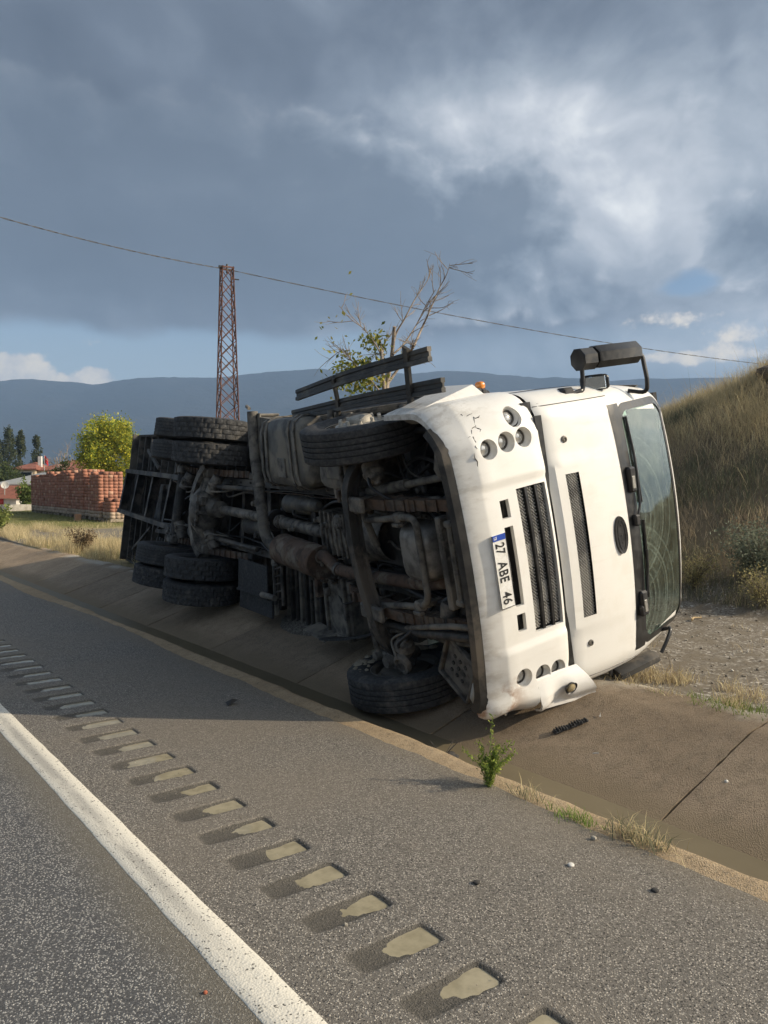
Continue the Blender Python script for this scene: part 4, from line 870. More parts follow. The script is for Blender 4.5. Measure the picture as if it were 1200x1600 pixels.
for i, (f, s, h, w) in enumerate([(-.95, .12, .62, .10), (-1.25, .10, .60, .08), (-.80, -.12, .66, .09), (-1.55, .12, .66, .07), (-3.35, .18, .68, .10), (-3.3, -.2, .70, .12), (.10, .52, .58, .07), (.35, -.5, .55, .07), (.62, .55, .60, .08), (.9, .48, .62, .07), (-.35, .3, .62, .08), (-5.5, .12, .72, .10), (-5.6, -.15, .70, .08), (-2.1, -.02, .60, .06)]):
    mb = MB(); mb.cbox((f, s, h), (w, w * .8, w * .7), .014); mb.lathe([(w * .3, 0), (w * .3, -.03), (w * .2, -.035), (.001, -.036)], (f, s, h - w * .35), (0, 0, 1), 10); part('valve', mb, (M_CAST, M_DUSTY, M_CHAS)[i % 3])
# ---- cab and bumper
def outline(w, f0, rc, bulge, fb, nf=29, nc=9, ns=5):
    a = w - rc; half = []
    for f in np.linspace(fb, f0 - bulge - rc, ns)[:-1]: half.append((f, w))
    for t in np.linspace(0, math.pi / 2, nc)[:-1]: half.append((f0 - bulge - rc + rc * math.sin(t), a + rc * math.cos(t)))
    front = [(f0 - bulge * (s / a) ** 2, s) for s in np.linspace(a, -a, nf)]
    return np.array(half + front + [(f, -s) for f, s in half[::-1]])
def carve(mb, cutters):
    """cut openings in truck space with exact booleans"""
    o = bpy.data.objects.new('tmp', mb.mesh('tmp', None, None)); C.objects.link(o); tmp = [o]
    for c in cutters:
        k = bpy.data.objects.new('tmp', c.mesh('tmp', None, None)); C.objects.link(k); tmp.append(k)
        md = o.modifiers.new('b', 'BOOLEAN'); md.operation = 'DIFFERENCE'; md.solver = 'EXACT'; md.object = k
    dg = bpy.context.evaluated_depsgraph_get(); ev = o.evaluated_get(dg); me = ev.to_mesh()
    r = MB(); r.v = [tuple(v.co) for v in me.vertices]; r.f = [tuple(p.vertices) for p in me.polygons]; ev.to_mesh_clear()
    for k in tmp:
        m_ = k.data; bpy.data.objects.remove(k); bpy.data.meshes.remove(m_)
    return r
def shell(levels, th):
    """levels: list of (h, outline kwargs) -> closed thick shell"""
    outer = np.array([[(f, s, h) for f, s in outline(**k)] for h, k in levels]); inner = []
    for h, k in levels:
        q = dict(k); q['w'] -= th; q['f0'] -= th; q['rc'] = max(.05, q['rc'] - th); inner.append([(f, s, h) for f, s in outline(**q)])
    inner = np.array(inner); n, m, _ = outer.shape; mb = MB(); V = np.concatenate([outer.reshape(-1, 3), inner.reshape(-1, 3)]); F = []; o = n * m
    for i in range(n - 1):
        for j in range(m - 1):
            a = i * m + j; F.append((a, a + 1, a + m + 1, a + m)); F.append((o + a, o + a + m, o + a + m + 1, o + a + 1))
    for j in range(m - 1): F.append((j, o + j, o + j + 1, j + 1)); a = (n - 1) * m + j; F.append((a, a + 1, o + a + 1, o + a))
    for i in range(n - 1): a = i * m; F.append((a, a + m, o + a + m, o + a)); a = i * m + m - 1; F.append((a, o + a, o + a + m, a + m))
    mb.add(V, F); return mb
lev = []
for h, d, dw in [(.40, .085, .035), (.43, .055, .025), (.50, .03, .012), (.565, .004, .004), (.59, 0, 0), (.68, 0, 0), (.80, -.004, 0), (.92, -.006, 0), (1.04, -.004, 0), (1.12, 0, .004), (1.15, .010, .012), (1.165, .035, .03)]:
    lev.append((h, dict(w=1.195 - dw, f0=1.43 - d, rc=.34, bulge=.055, fb=.58, nf=63, nc=12)))
bmp = shell(lev, .035)
def cyl(c, r, L_=.5, ax=(1, 0, 0), n=28):
    m_ = MB(); m_.lathe([(r, -L_), (r, L_)], c, ax, n); o = 0; k = 2
    m_.f += [tuple(i * 2 for i in range(n))[::-1], tuple(i * 2 + 1 for i in range(n))]; return m_
def bx(lo, hi): m_ = MB(); m_.box(lo, hi); return m_
LAMPS = [(1, .845, .69), (1, .865, .85), (1, .87, 1.005), (1, 1.02, .965), (-1, .835, .705), (-1, .865, .88), (-1, .875, 1.03)]
def bf(s, h=.8): return float(np.interp(abs(s), [0, .855, .95, 1.02, 1.1, 1.15, 1.19], [1.43, 1.375, 1.361, 1.332, 1.271, 1.205, 1.08]))
cuts = [bx((1.2, -.53, .855), (1.6, .53, 1.125)), bx((1.2, .35, .70), (1.6, .48, .775)), bx((1.2, -.29, .70), (1.6, .29, .775)), bx((1.2, -.48, .70), (1.6, -.35, .775))]
for sg, s, h in LAMPS: cuts.append(cyl((1.3, sg * s, h), .072, .25))
cuts.append(bx((.3, -1.5, .2), (1.14, -.8, 1.4)))
bmp = carve(bmp, cuts)
def bend(T):
    """the corner that hit the ground is pushed forward and crumpled, the upper one is dented"""
    T = np.array(T, float); s, h = T[:, 1], T[:, 2]
    k = sm(-s, .88, 1.18); T[:, 0] += k * (.10 + .05 * np.sin(h * 17)) ; T[:, 1] += k * .055; T[:, 2] += k * .045 * np.sin(T[:, 0] * 9)
    q = sm(s, .86, 1.0) * (1 - sm(s, 1.1, 1.2)) * (1 - sm(h, .62, .8)); T[:, 0] -= q * .03; T[:, 1] -= .012 * q
    T[:, 0] += .004 * np.sin(s * 23 + h * 11) * sm(np.abs(s), .6, 1.0) + .016 * sm(np.abs(s), .585, .605) * sm(h, .5, .6)
    return T
bmp.v = [tuple(p) for p in bend(bmp.v)]
bumper = part('bumper', bmp, M_WHITE, None, 32)
# dark lip under the bumper
mb = MB(); o1 = outline(1.13, 1.37, .30, .055, .75, 25, 8, 3)[5:-5]; o2 = outline(1.08, 1.31, .28, .055, .75, 25, 8, 3)[5:-5]; o3 = outline(1.06, 1.29, .26, .055, .75, 25, 8, 3)[5:-5]
G = np.array([[(f, s, .425) for f, s in o1], [(f, s, .375) for f, s in outline(1.12, 1.35, .30, .055, .75, 25, 8, 3)[5:-5]], [(f, s, .355) for f, s in o2], [(f, s, .40) for f, s in o3], [(f, s, .52) for f, s in o3]])
mb.grid(G); mb.v = [tuple(p) for p in bend(mb.v)]; part('bumper_lip', mb, M_CHAS)
# lamps
m_, t_, b_ = new_mat('lamp_glass'); t_.put(b_.inputs['Base Color'], t_.mix(t_.noise(coords(t_), 30, 3), (.60, .59, .56), (.26, .255, .24))); b_.inputs['Roughness'].default_value = .12; b_.inputs['Metallic'].default_value = .5; b_.inputs['Coat Weight'].default_value = 1.0; M_LAMP = m_
m_, t_, b_ = new_mat('fog_glass'); t_.put(b_.inputs['Base Color'], t_.mix(t_.noise(coords(t_), 30, 3), (.55, .46, .28), (.36, .30, .17))); b_.inputs['Roughness'].default_value = .15; b_.inputs['Metallic'].default_value = .3; b_.inputs['Coat Weight'].default_value = 1.0; M_FOG = m_
for sg, s, h in LAMPS:
    fog = False; c = np.array([bf(s) - .030, sg * s, h]); ax = np.array([1, sg * (.3 if s > 1 else .06), 0]); ax /= np.linalg.norm(ax)
    if sg < 0 and s > .88: c = c + [.06, .03, 0]
    hl = MB(); hl.lathe([(.073, .020), (.068, .005), (.060, -.012), (.055, -.022), (.052, -.06)], c, ax, 28); H_ = part('headlight', hl, M_WHITE if not fog else M_DARK)
    g_ = MB(); g_.lathe([(.050, -.03), (.048, -.018), (.036, -.006), (.020, -.001), (.001, .001)], c, ax, 24); part('lens', g_, M_FOG if fog else M_LAMP, H_)
    g_ = MB(); g_.lathe([(.048, -.022), (.052, -.008), (.056, -.008), (.056, -.02)], c, ax, 24); part('bezel', g_, M_CAST, H_)
    g_ = MB()
    for k in range(-2, 3): g_.cbox(c + ax * (-.0015 - .003 * k * k) + np.array([0, .014 * k, 0]), (.003, .003, .07 - .012 * abs(k)), .001)
    part('lens_flute', g_, M_LAMP, H_)
# cracks in the dented corner
for P in ([(1.08, .80), (1.03, .745), (1.04, .71), (.985, .69), (.975, .655), (.93, .635), (.925, .60)], [(.985, .69), (.955, .715), (.93, .70)], [(.93, .635), (.885, .64), (.86, .615), (.83, .62)], [(1.09, .62), (1.06, .66), (1.07, .72)], [(.80, .60), (.74, .61), (.70, .60)]):
    mb = MB(); P = [(s + .035, h - .03) for s, h in P]; pts = [(bf(s) + .001, s, h) for s, h in P]; pts = [p for p in bend(np.array(pts))]; q = subdiv(pts, .02); q[:, 1:] += rng.normal(0, .004, q[:, 1:].shape)
    mb.tube(q, [.001, .003, .0042, .003, .001], 5); part('crack', mb, M_DARK, bumper)
# grille and slots
def studs(s0, s1, h0, h1, f, ds=.026, dh=.024, r=.0085, curve=None):
    mb = MB(); i = 0; s = s0 + ds / 2
    while s < s1 - ds / 3:
        h = h0 + dh * (.5 if i % 2 else .9)
        while h < h1 - dh * .3:
            ff = f if curve is None else curve(s) + f; V = [(ff, s + r * math.cos(a), h + r * 1.15 * math.sin(a)) for a in np.arange(6) * math.pi / 3] + [(ff + .010, s + r * .55 * math.cos(a), h + r * .6 * math.sin(a)) for a in np.arange(6) * math.pi / 3]
            mb.add(V, [(j, (j + 1) % 6, 6 + (j + 1) % 6, 6 + j) for j in range(6)] + [(6, 7, 8, 9, 10, 11)]); h += dh
        s += ds * .5 ; i += 1
    return mb
M_MESH = simple('grille_mesh', (.46, .45, .42), (.24, .235, .225), .3, .4, 3.5, lo=.42, hi=.58, bs=0)
M_SILV = simple('grille_silver', (.38, .37, .34), (.24, .23, .21), .4, .5, 9, bs=0)
grille = part('grille', bx((1.345, -.53, .85), (1.355, .53, 1.13)), M_DARK)
gc = lambda s: 1.398 - .022 * (s / .53) ** 2
for k, (a, b_) in enumerate(((.862, .938), (.958, 1.030), (1.050, 1.120))):
    part('grille_mesh', studs(-.52, .52, a, b_, 0, .026, .0245, .0085, gc), M_MESH, grille)['kind'] = 'stuff'
    mb = MB(); mb.sweep([(gc(s) - .006, s, (a + b_) / 2) for s in np.linspace(-.52, .52, 9)], RECT((b_ - a) / 2, .004), up=(1, 0, 0)); part('mesh_backing', mb, M_DARK, grille)
for s0, s1, k in ((-.05, .12, 0), (-.33, -.18, 1), (-.5, -.38, 1), (.02, .16, 1), (-.42, -.3, 0)):
    a, b_ = ((.865, .935), (.961, 1.027))[k]; mb = MB(); mb.sweep([(gc(s) - .001, s, (a + b_) / 2) for s in np.linspace(s0, s1, 4)], RECT((b_ - a) / 2, .004), up=(1, 0, 0)); part('chrome_patch', mb, M_SILV, grille)
for h in (.948, 1.040):
    mb = MB(); mb.sweep([(gc(s) + .012, s, h) for s in np.linspace(-.53, .53, 15)], RECT(.016, .011)); part('grille_bar', mb, M_TRIM, grille)
for (a, b_) in ((.35, .48), (-.29, .29), (-.48, -.35)):
    mb = MB(); mb.box((1.322, a - .05, .60), (1.334, b_ + .05, .856)); part('slot_backing', mb, M_TRIM, bumper)
mb = MB(); mb.tube([(1.352, -.26, .74), (1.346, 0, .745), (1.352, .27, .74)], .012, 8); part('tow_bar', mb, M_CHAS)
# number plate
M_PW = simple('plate_white', (.74, .74, .72), (.60, .59, .55), .35, 0, 18, bs=.05, bd=.001)
M_PB = simple('plate_blue', (.015, .06, .36), (.02, .08, .42), .35, 0, 10, bs=0)
M_PK = simple('plate_black', (.012, .012, .012), (.02, .02, .02), .4, 0, 10, bs=0)
pl = MB(); pl.cbox((1.440, 0, .625), (.010, .535, .125), .004); plate = part('license_plate', pl, M_PW); plate['label'] = 'white plate with a blue band reading 27 ABE 46'
mb = MB(); mb.cbox((1.4465, .243, .625), (.004, .042, .110), .001); part('blue_band', mb, M_PB, plate)
mb = MB()
for a, b_ in (((0, .060), (.526, .004)), ((0, -.060), (.526, .004)), ((.262, 0), (.004, .124)), ((-.262, 0), (.004, .124))): mb.cbox((1.4455, a[0], .625 + a[1]), (.003, b_[0], b_[1]), .0005)
part('plate_border', mb, M_PK, plate)
def text_mb(txt, s0, s1, hc, ht, f, bold=.0):
    cu = bpy.data.curves.new('tmp', 'FONT'); cu.body = txt; cu.size = 1; cu.extrude = 0; cu.offset = bold; cu.space_character = 1.05
    o = bpy.data.objects.new('tmp', cu); C.objects.link(o); dg = bpy.context.evaluated_depsgraph_get(); dg.update(); ev = o.evaluated_get(dg); me = ev.to_mesh()
    V = np.array([v.co[:] for v in me.vertices]); F = [tuple(p.vertices) for p in me.polygons]; ev.to_mesh_clear(); bpy.data.objects.remove(o); bpy.data.curves.remove(cu)
    lo, hi = V.min(0), V.max(0); x = (V[:, 0] - lo[0]) / (hi[0] - lo[0]); y = (V[:, 1] - lo[1]) / (hi[1] - lo[1]) - .5
    T = np.stack([np.full(len(V), f), s0 + (s1 - s0) * x, hc + ht * y], -1); m_ = MB(); m_.add(T, F); return m_
part('lettering', text_mb('27', .205, .125, .625, .080, 1.4475, .018), M_PK, plate, None)
part('lettering', text_mb('ABE', .075, -.075, .625, .080, 1.4475, .018), M_PK, plate, None)
part('lettering', text_mb('46', -.145, -.235, .625, .080, 1.4475, .012), M_PK, plate, None)
part('country_letters', text_mb('TR', .257, .231, .590, .026, 1.4492, .02), M_PW, plate, None)
# torn corner flap and the upper fender wedge
def corner_flap():
    mb = MB(); G = np.zeros((12, 14, 3)); H2 = G.copy()
    for i in range(12):
        for j in range(14):
            u, v = i / 11, j / 13; s = (1 - u) * (-.90 + .0 * v) + u * (-1.175 - .03 * v); h = (1 - u) * (.82 + .38 * v) + u * (.84 + .55 * v) - .02 * math.sin(u * 3.1) * (1 - v)
            base = bend(np.array([[bf(s), s, min(h, 1.1)]]))[0, 0]; f = max(base + .006, 1.30) + .055 * u * v + .03 * math.sin(u * 2.8) * v + .008 * math.sin(v * 6) * u; G[i, j] = (f + .02 * v, s, h); H2[i, j] = (f + .02 * v - .014, s + .012, h)
    mb.grid(G); mb.grid(H2)
    for A, B in ((G[0], H2[0]), (G[-1], H2[-1]), (G[:, 0], H2[:, 0]), (G[:, -1], H2[:, -1])): mb.grid(np.stack([A, B]))
    return mb
part('corner_flap', carve(corner_flap(), [cyl((1.4, -1.045, 1.115), .05, .3, (.95, -.3, 0))]) if False else corner_flap(), M_WHITE)
mb = MB(); c = np.array([1.440, -1.03, 1.08]); mb.lathe([(.056, .012), (.05, .006), (.046, -.01), (.001, -.02)], c, (.9, -.4, 0), 24); fg = part('fog_light', mb, M_DARK)
mb = MB(); mb.lathe([(.040, -.006), (.036, .012), (.02, .022), (.001, .025)], c, (.9, -.4, 0), 20); part('lens', mb, M_FOG, fg)
mb = MB(); mb.add([(.50, 1.15, .42), (.98, 1.165, .42), (1.02, 1.17, 1.03), (.52, 1.16, 1.06), (.60, 1.19, .55), (.95, 1.20, .60), (.98, 1.275, .94), (.62, 1.285, .93)], [(0, 1, 2, 3), (4, 7, 6, 5), (0, 4, 5, 1), (1, 5, 6, 2), (2, 6, 7, 3), (3, 7, 4, 0)]); part('fender_wedge', mb, M_WHITE, None, 20)
mb = MB(); mb.cbox((.86, 1.19, 1.02), (.20, .10, .05), .015); part('step_gap', mb, M_DARK)
m_, t_, b_ = new_mat('amber_lens'); b_.inputs['Base Color'].default_value = (.72, .24, .02, 1); b_.inputs['Roughness'].default_value = .2; b_.inputs['Coat Weight'].default_value = 1; M_AMB = m_
mb = MB(); mb.cbox((.88, 1.20, 1.085), (.10, .07, .07), .02); ind = part('indicator', mb, M_DARK)
mb = blobbox((.84, 1.22, 1.055), (.92, 1.285, 1.115), 3, 12); part('lens', mb, M_AMB, ind)

# cab body
HL = [1.19, 1.20, 1.24, 1.32, 1.45, 1.60, 1.75, 1.86, 1.93, 2.0, 2.05, 2.12, 2.2, 2.3, 2.4, 2.5, 2.58, 2.64, 2.70, 2.76, 2.81, 2.85, 2.88]
def cw(h): return float(np.interp(h, [1.19, 1.6, 1.9, 2.2, 2.6, 2.72, 2.81, 2.88], [1.165, 1.165, 1.155, 1.125, 1.08, 1.045, .98, .84]))
def cf(h): return float(np.interp(h, [1.19, 1.22, 1.35, 1.6, 1.85, 1.95, 2.05, 2.3, 2.64, 2.72, 2.80, 2.85, 2.88], [1.395, 1.42, 1.43, 1.43, 1.415, 1.40, 1.375, 1.29, 1.165, 1.125, 1.05, .96, .84]))
RC, BU = .25, .06
def cabf(s, h):
    w, f0 = cw(h), cf(h); a = w - RC; s = abs(s)
    if s <= a: return f0 - BU * (s / a) ** 2
    return f0 - BU - RC + math.sqrt(max(0, RC * RC - (s - a) ** 2))
NF, NCn, NS = 41, 9, 6
G = np.array([[(f, s, h) for f, s in outline(cw(h), cf(h), RC, BU, -.62, NF, NCn, NS)] for h in HL])
# raised centre panel of the hood
inner = (np.abs(G[..., 1]) < .66) & (G[..., 2] < 1.70) & (G[..., 2] > 1.21) & (G[..., 0] > 1.2); G[..., 0] += .010 * inner
mb = MB(); n, m_, _ = G.shape; F = []
for i in range(n - 1):
    for j in range(m_ - 1):
        q = [(i, j), (i, j + 1), (i + 1, j + 1), (i + 1, j)]; P = np.array([G[a] for a in q])
        if P[:, 2].min() > 2.04 and P[:, 2].max() < 2.705 and np.abs(P[:, 1]).max() < .935 and P[:, 0].min() > .9: continue      # windscreen opening
        if P[:, 2].min() > 1.92 and P[:, 2].max() < 2.59 and P[:, 0].max() < .95 and P[:, 0].min() > -.40: continue           # door windows
        if abs(P[:, 1]).max() < .585 and P[:, 2].min() > 1.31 and P[:, 2].max() < 1.46 and P[:, 0].min() > 1.2: continue
        F.append([a[0] * m_ + a[1] for a in q])
mb.add(G.reshape(-1, 3), F)
top = G[-1]; k = len(top); rc_ = len(mb.v); c0 = np.array([.1, 0, 2.91]); rings = [top]
for q in (.75, .45): rings.append(c0 + (top - c0) * np.array([q, q, 1]) * [1, 1, q]); 
for q in range(2):
    A, B = rings[q], rings[q + 1]; mb.grid(np.stack([A, B]))
o = len(mb.v); mb.add(list(rings[2]) + [tuple(c0)], [(i, i + 1, k) for i in range(k - 1)])
bk = [(-.62, s, h) for h, s in ((1.19, 1.165), (1.9, 1.155), (2.6, 1.07), (2.86, .9), (2.86, -.9), (2.6, -1.07), (1.9, -1.155), (1.19, -1.165))]; mb.add(bk, [tuple(range(8))])
cab = part('cab', mb, M_WHITE, None, 30)
# hood slot with honeycomb
mb = MB(); mb.box((1.385, -.62, 1.28), (1.395, .62, 1.49)); slot = part('hood_grille', mb, M_DARK)
part('grille_mesh', studs(-.58, .58, 1.322, 1.452, .0, .026, .0245, .0085, lambda s: 1.412 - .02 * (s / .58) ** 2), M_MESH, slot)['kind'] = 'stuff'
mb = MB(); mb.box((1.36, -1.0, 1.14), (1.38, 1.0, 1.20)); mb.box((.2, -1.1, 1.10), (1.3, 1.1, 1.185)); part('panel_gap', mb, M_TRIM)
mb = MB(); mb.grid(np.array([[(f, s, h) for f, s in outline(1.12, 1.36, .26, .055, -.5)] for h in (1.04, 1.17, 1.32)])); part('gap_light_block', mb, M_TRIM)  # inner skin added to stop sunlight leaking through the gap above the bumper
# badge
def ell(a, b_, f, s0, h0, n=36): return [(f - .05 * ((s0 + a * math.cos(t)) / .9) ** 2, s0 + a * math.cos(t), h0 + b_ * math.sin(t)) for t in np.linspace(0, 2 * math.pi, n, endpoint=False)]
mb = MB(); A, B, D_ = ell(.150, .066, 1.425, 0, 1.785), ell(.146, .062, 1.440, 0, 1.785), ell(.128, .046, 1.436, 0, 1.785); n = 36
mb.add(A + B + D_, [(i, (i + 1) % n, n + (i + 1) % n, n + i) for i in range(n)] + [(n + i, n + (i + 1) % n, 2 * n + (i + 1) % n, 2 * n + i) for i in range(n)] + [tuple(2 * n + i for i in range(n))])
badge = part('oval_badge', mb, M_TRIM)
mb = MB(); E_ = ell(.118, .038, 1.4375, 0, 1.785); mb.tube(E_ + [E_[0]], .0022, 6, 0, False)
for s, h in ((.08, 1.785), (0, 1.785), (-.06, 1.79)): mb.lathe([(.006, 0), (.005, .003), (.001, .004)], (1.4365, s, h), (1, 0, 0), 8)
part('badge_ring', mb, M_CHAS, badge)
for s in (.80, -.77):
    mb = MB(); mb.lathe([(.026, -.004), (.024, .006), (.014, .010), (.012, .004), (.001, .004)], (cabf(s, 1.38) + .002, s, 1.38), (1, 0, 0), 18); part('hood_latch', mb, M_CAST)
# panel seams
for sg in (1, -1):
    mb = MB(); mb.tube([(cabf(sg * 1.06, h) + .001, sg * 1.06, h) for h in np.linspace(1.2, 1.93, 12)], .0035, 5); part('panel_seam', mb, M_DARK, cab)
    mb = MB(); mb.tube([(.95, sg * (cw(h) + .001), h) for h in np.linspace(1.2, 2.6, 12)], .004, 5); mb.tube([(-.45, sg * (cw(h) + .001), h) for h in np.linspace(1.2, 2.6, 12)], .004, 5); part('door_seam', mb, M_DARK, cab)
    mb = MB(); mb.cbox((-.30, sg * 1.17, 1.62), (.16, .03, .04), .01); part('door_handle', mb, M_DARK, cab)
# cowl, windscreen surround and glass
def rr(W, h0, h1, r, n=12):
    P = []
    for (cx, cy, a0) in ((W - r, h1 - r, 0), (-W + r, h1 - r, 90), (-W + r, h0 + r, 180), (W - r, h0 + r, 270)):
        for a in np.linspace(a0, a0 + 90, n): P.append((cx + r * math.cos(R(a)), cy + r * math.sin(R(a))))
    out = []; P.append(P[0])
    for a, b_ in zip(P[:-1], P[1:]):
        k = max(1, int(math.hypot(b_[0] - a[0], b_[1] - a[1]) / .06))
        for i in range(k): out.append((a[0] + (b_[0] - a[0]) * i / k, a[1] + (b_[1] - a[1]) * i / k))
    return out
def on(P, off): return [(cabf(s, h) + off, s, h) for s, h in P]
O_ = rr(.985, 2.0, 2.685, .10); n = len(O_); cen = (0, 2.34)
def inset(P, a, b_): return [((s) * (1 - a / .985), 2.3425 + (h - 2.3425) * (1 - b_ / .3425)) for s, h in P]
I_ = inset(O_, .06, .036)
mb = MB(); mb.add(on(O_, .004) + on(I_, .006) + on(O_, -.02), [(i, (i + 1) % n, n + (i + 1) % n, n + i) for i in range(n)] + [(i, 2 * n + i, 2 * n + (i + 1) % n, (i + 1) % n) for i in range(n)]); part('windscreen_surround', mb, M_TRIM)
def glassmat():
    m, t, b = new_mat('windscreen_glass'); t.n.remove(b); out = t.n['Material Output']
    a = t.n.new('ShaderNodeAttribute'); a.attribute_name = 'tc'; v = a.outputs['Vector']
    tr = t.n.new('ShaderNodeBsdfTransparent'); tr.inputs[0].default_value = (.50, .68, .60, 1)
    gl = t.n.new('ShaderNodeBsdfGlossy'); gl.inputs['Roughness'].default_value = .03; gl.inputs[0].default_value = (.92, 1.0, .96, 1)
    fr = t.n.new('ShaderNodeFresnel'); fr.inputs[0].default_value = 1.52
    m1 = t.n.new('ShaderNodeMixShader'); t.put(m1.inputs[0], t.m('MINIMUM', t.m('ADD', t.m('MULTIPLY', fr.outputs[0], 1.3), .05), 1.0)); t.l.new(tr.outputs[0], m1.inputs[1]); t.l.new(gl.outputs[0], m1.inputs[2])
    # dust left in sweeping arcs by the wipers
    arcs = 0.0
    for c in ((1.3, .12, 1.90), (1.3, -.62, 1.88)):
        d = t.vm('SUBTRACT', v, c); d = t.vm('MULTIPLY', d, (0.35, 1, 1)); r_ = t.vm('LENGTH', d, None, 1)
        rn = t.m('ADD', r_, t.m('MULTIPLY', t.noise(v, 3, 2), .02)); s_ = t.noise(t.vm('SCALE', (1, 0, 0), rn) if False else t.scale(_cmb(t, rn), 1, 1, 1), 34, 5, .75)
        arcs = t.m('MAXIMUM', arcs, t.m('MULTIPLY', t.sstep(s_, .46, .70), t.sstep(r_, .74, .60)))
    n = t.noise(v, 5, 6, .65); fine = t.noise(v, 60, 5, .7)
    dust = t.m('ADD', t.m('MULTIPLY', arcs, .36), t.m('MULTIPLY_ADD', t.sstep(n, .42, .7), .10, .03)); dust = t.m('MULTIPLY', dust, t.sstep(fine, .3, .6, .5, 1.0))
    df = t.n.new('ShaderNodeBsdfDiffuse'); df.inputs[0].default_value = (.40, .50, .43, 1)
    m2 = t.n.new('ShaderNodeMixShader'); t.put(m2.inputs[0], dust); t.l.new(m1.outputs[0], m2.inputs[1]); t.l.new(df.outputs[0], m2.inputs[2])
    t.l.new(m2.outputs[0], out.inputs[0]); return m
def _cmb(t, x):
    n = t.n.new('ShaderNodeCombineXYZ'); t.put(n.inputs[0], x); return n.outputs[0]
M_GLASS = glassmat()
mb = MB(); rows = [inset(O_, .06 - .02 + .90 * q, .036 - .012 + .29 * q) for q in (0, .12, .3, .5, .7, .85)]
V = []; F = []
for q, P in enumerate(rows): V += on(P, .003)
for q in range(len(rows) - 1): F += [(q * n + i, q * n + (i + 1) % n, (q + 1) * n + (i + 1) % n, (q + 1) * n + i) for i in range(n)]
F.append(tuple((len(rows) - 1) * n + i for i in range(n))); mb.add(V, F); part('windscreen', mb, M_GLASS, None, 60)
mb = MB(); G = np.array([[(cabf(s, h) + .006, s, h) for s in np.linspace(-.99, .99, 33)] for h in (1.905 + .0, 1.94, 1.98, 2.025)])
for j in range(33):
    e = abs(G[0, j, 1]) / .99; G[0, j, 2] += -.02 * e ** 3
    for i in range(4): G[i, j, 0] = cabf(G[i, j, 1], G[i, j, 2]) + (.006 if i else .002)
mb.grid(G); part('cowl', mb, M_TRIM)
M_SIDE = bpy.data.materials.new('side_glass'); M_SIDE.use_nodes = True; b_ = M_SIDE.node_tree.nodes['Principled BSDF']; b_.inputs['Base Color'].default_value = (.012, .018, .016, 1); b_.inputs['Roughness'].default_value = .04
for sg in (1, -1):
    mb = MB(); G = np.array([[(f, sg * (cw(h) - .004), h) for f in np.linspace(-.42, 1.0, 8)] for h in np.linspace(1.9, 2.62, 6)]); mb.grid(G); part('door_window', mb, M_SIDE)
# wipers
def wiper(s0, h0, pts, blade):
    w = part('wiper', (lambda q: (q.tube([(cabf(s, h) + .035, s, h) for s, h in pts], .009, 8), q)[1])(MB()), M_TRIM)
    q = MB(); q.tube([(cabf(s, h) + .018, s, h) for s, h in blade], .011, 6); part('blade', q, M_TRIM, w)
    q = MB(); q.cbox((cabf(s0, h0) + .025, s0, h0), (.05, .09, .055), .012); part('pivot', q, M_DARK, w)
wiper(.08, 1.975, [(.08, 1.98), (.20, 2.04), (.45, 2.06), (.62, 2.065)], [(.20, 2.085), (.55, 2.09), (.88, 2.075)])
wiper(-.66, 1.955, [(-.60, 1.97), (-.50, 2.03), (-.30, 2.055), (-.18, 2.06)], [(-.58, 2.06), (-.3, 2.075), (.06, 2.08)])
for s, h in ((.40, 1.985), (-.60, 1.98)):
    mb = MB(); mb.cbox((cabf(s, h) + .02, s, h), (.06, .20, .075), .015); part('wiper_housing', mb, M_DARK)
    mb = MB(); mb.cbox((cabf(s, h) + .052, s - .02, h - .005), (.01, .10, .035), .005); part('marker_lamp', mb, M_SILV)
# interior glimpsed through the glass
M_INT = simple('cab_interior', (.030, .030, .032), (.045, .044, .042), .8, 0, 8, bs=.1)
mb = MB(); mb.box((-.56, -1.05, 1.30), (-.50, 1.05, 2.80)); mb.box((-.56, -1.08, 1.24), (1.30, 1.08, 1.30)); mb.box((-.5, -1.0, 2.76), (.95, 1.0, 2.80)); part('interior_lining', mb, M_INT)
mb = MB(); mb.cbox((1.05, 0, 1.75), (.5, 2.0, .5), .08); mb.cbox((.95, -.5, 2.02), (.3, .5, .1), .04); part('dashboard', mb, M_INT)
mb = MB(); mb.tube([(.80 - .10 * math.cos(a) * .8, -.5 + .22 * math.sin(a), 2.05 + .18 * math.cos(a)) for a in np.linspace(0, 2 * math.pi, 25)], .016, 8); mb.tube([(.8, -.72, 2.05), (.8, -.28, 2.05)], .014, 6); mb.tube([(.8, -.5, 2.05), (1.0, -.5, 1.85)], .03, 8); part('steering_wheel', mb, M_DARK)
for s in (.55, -.5):
    mb = blobbox((-.35, s - .26, 1.55), (.25, s + .26, 1.78), 5, 10); b2 = blobbox((-.45, s - .25, 1.7), (-.22, s + .25, 2.45), 5, 10); mb.add(b2.v, b2.f); part('seat', mb, M_INT)
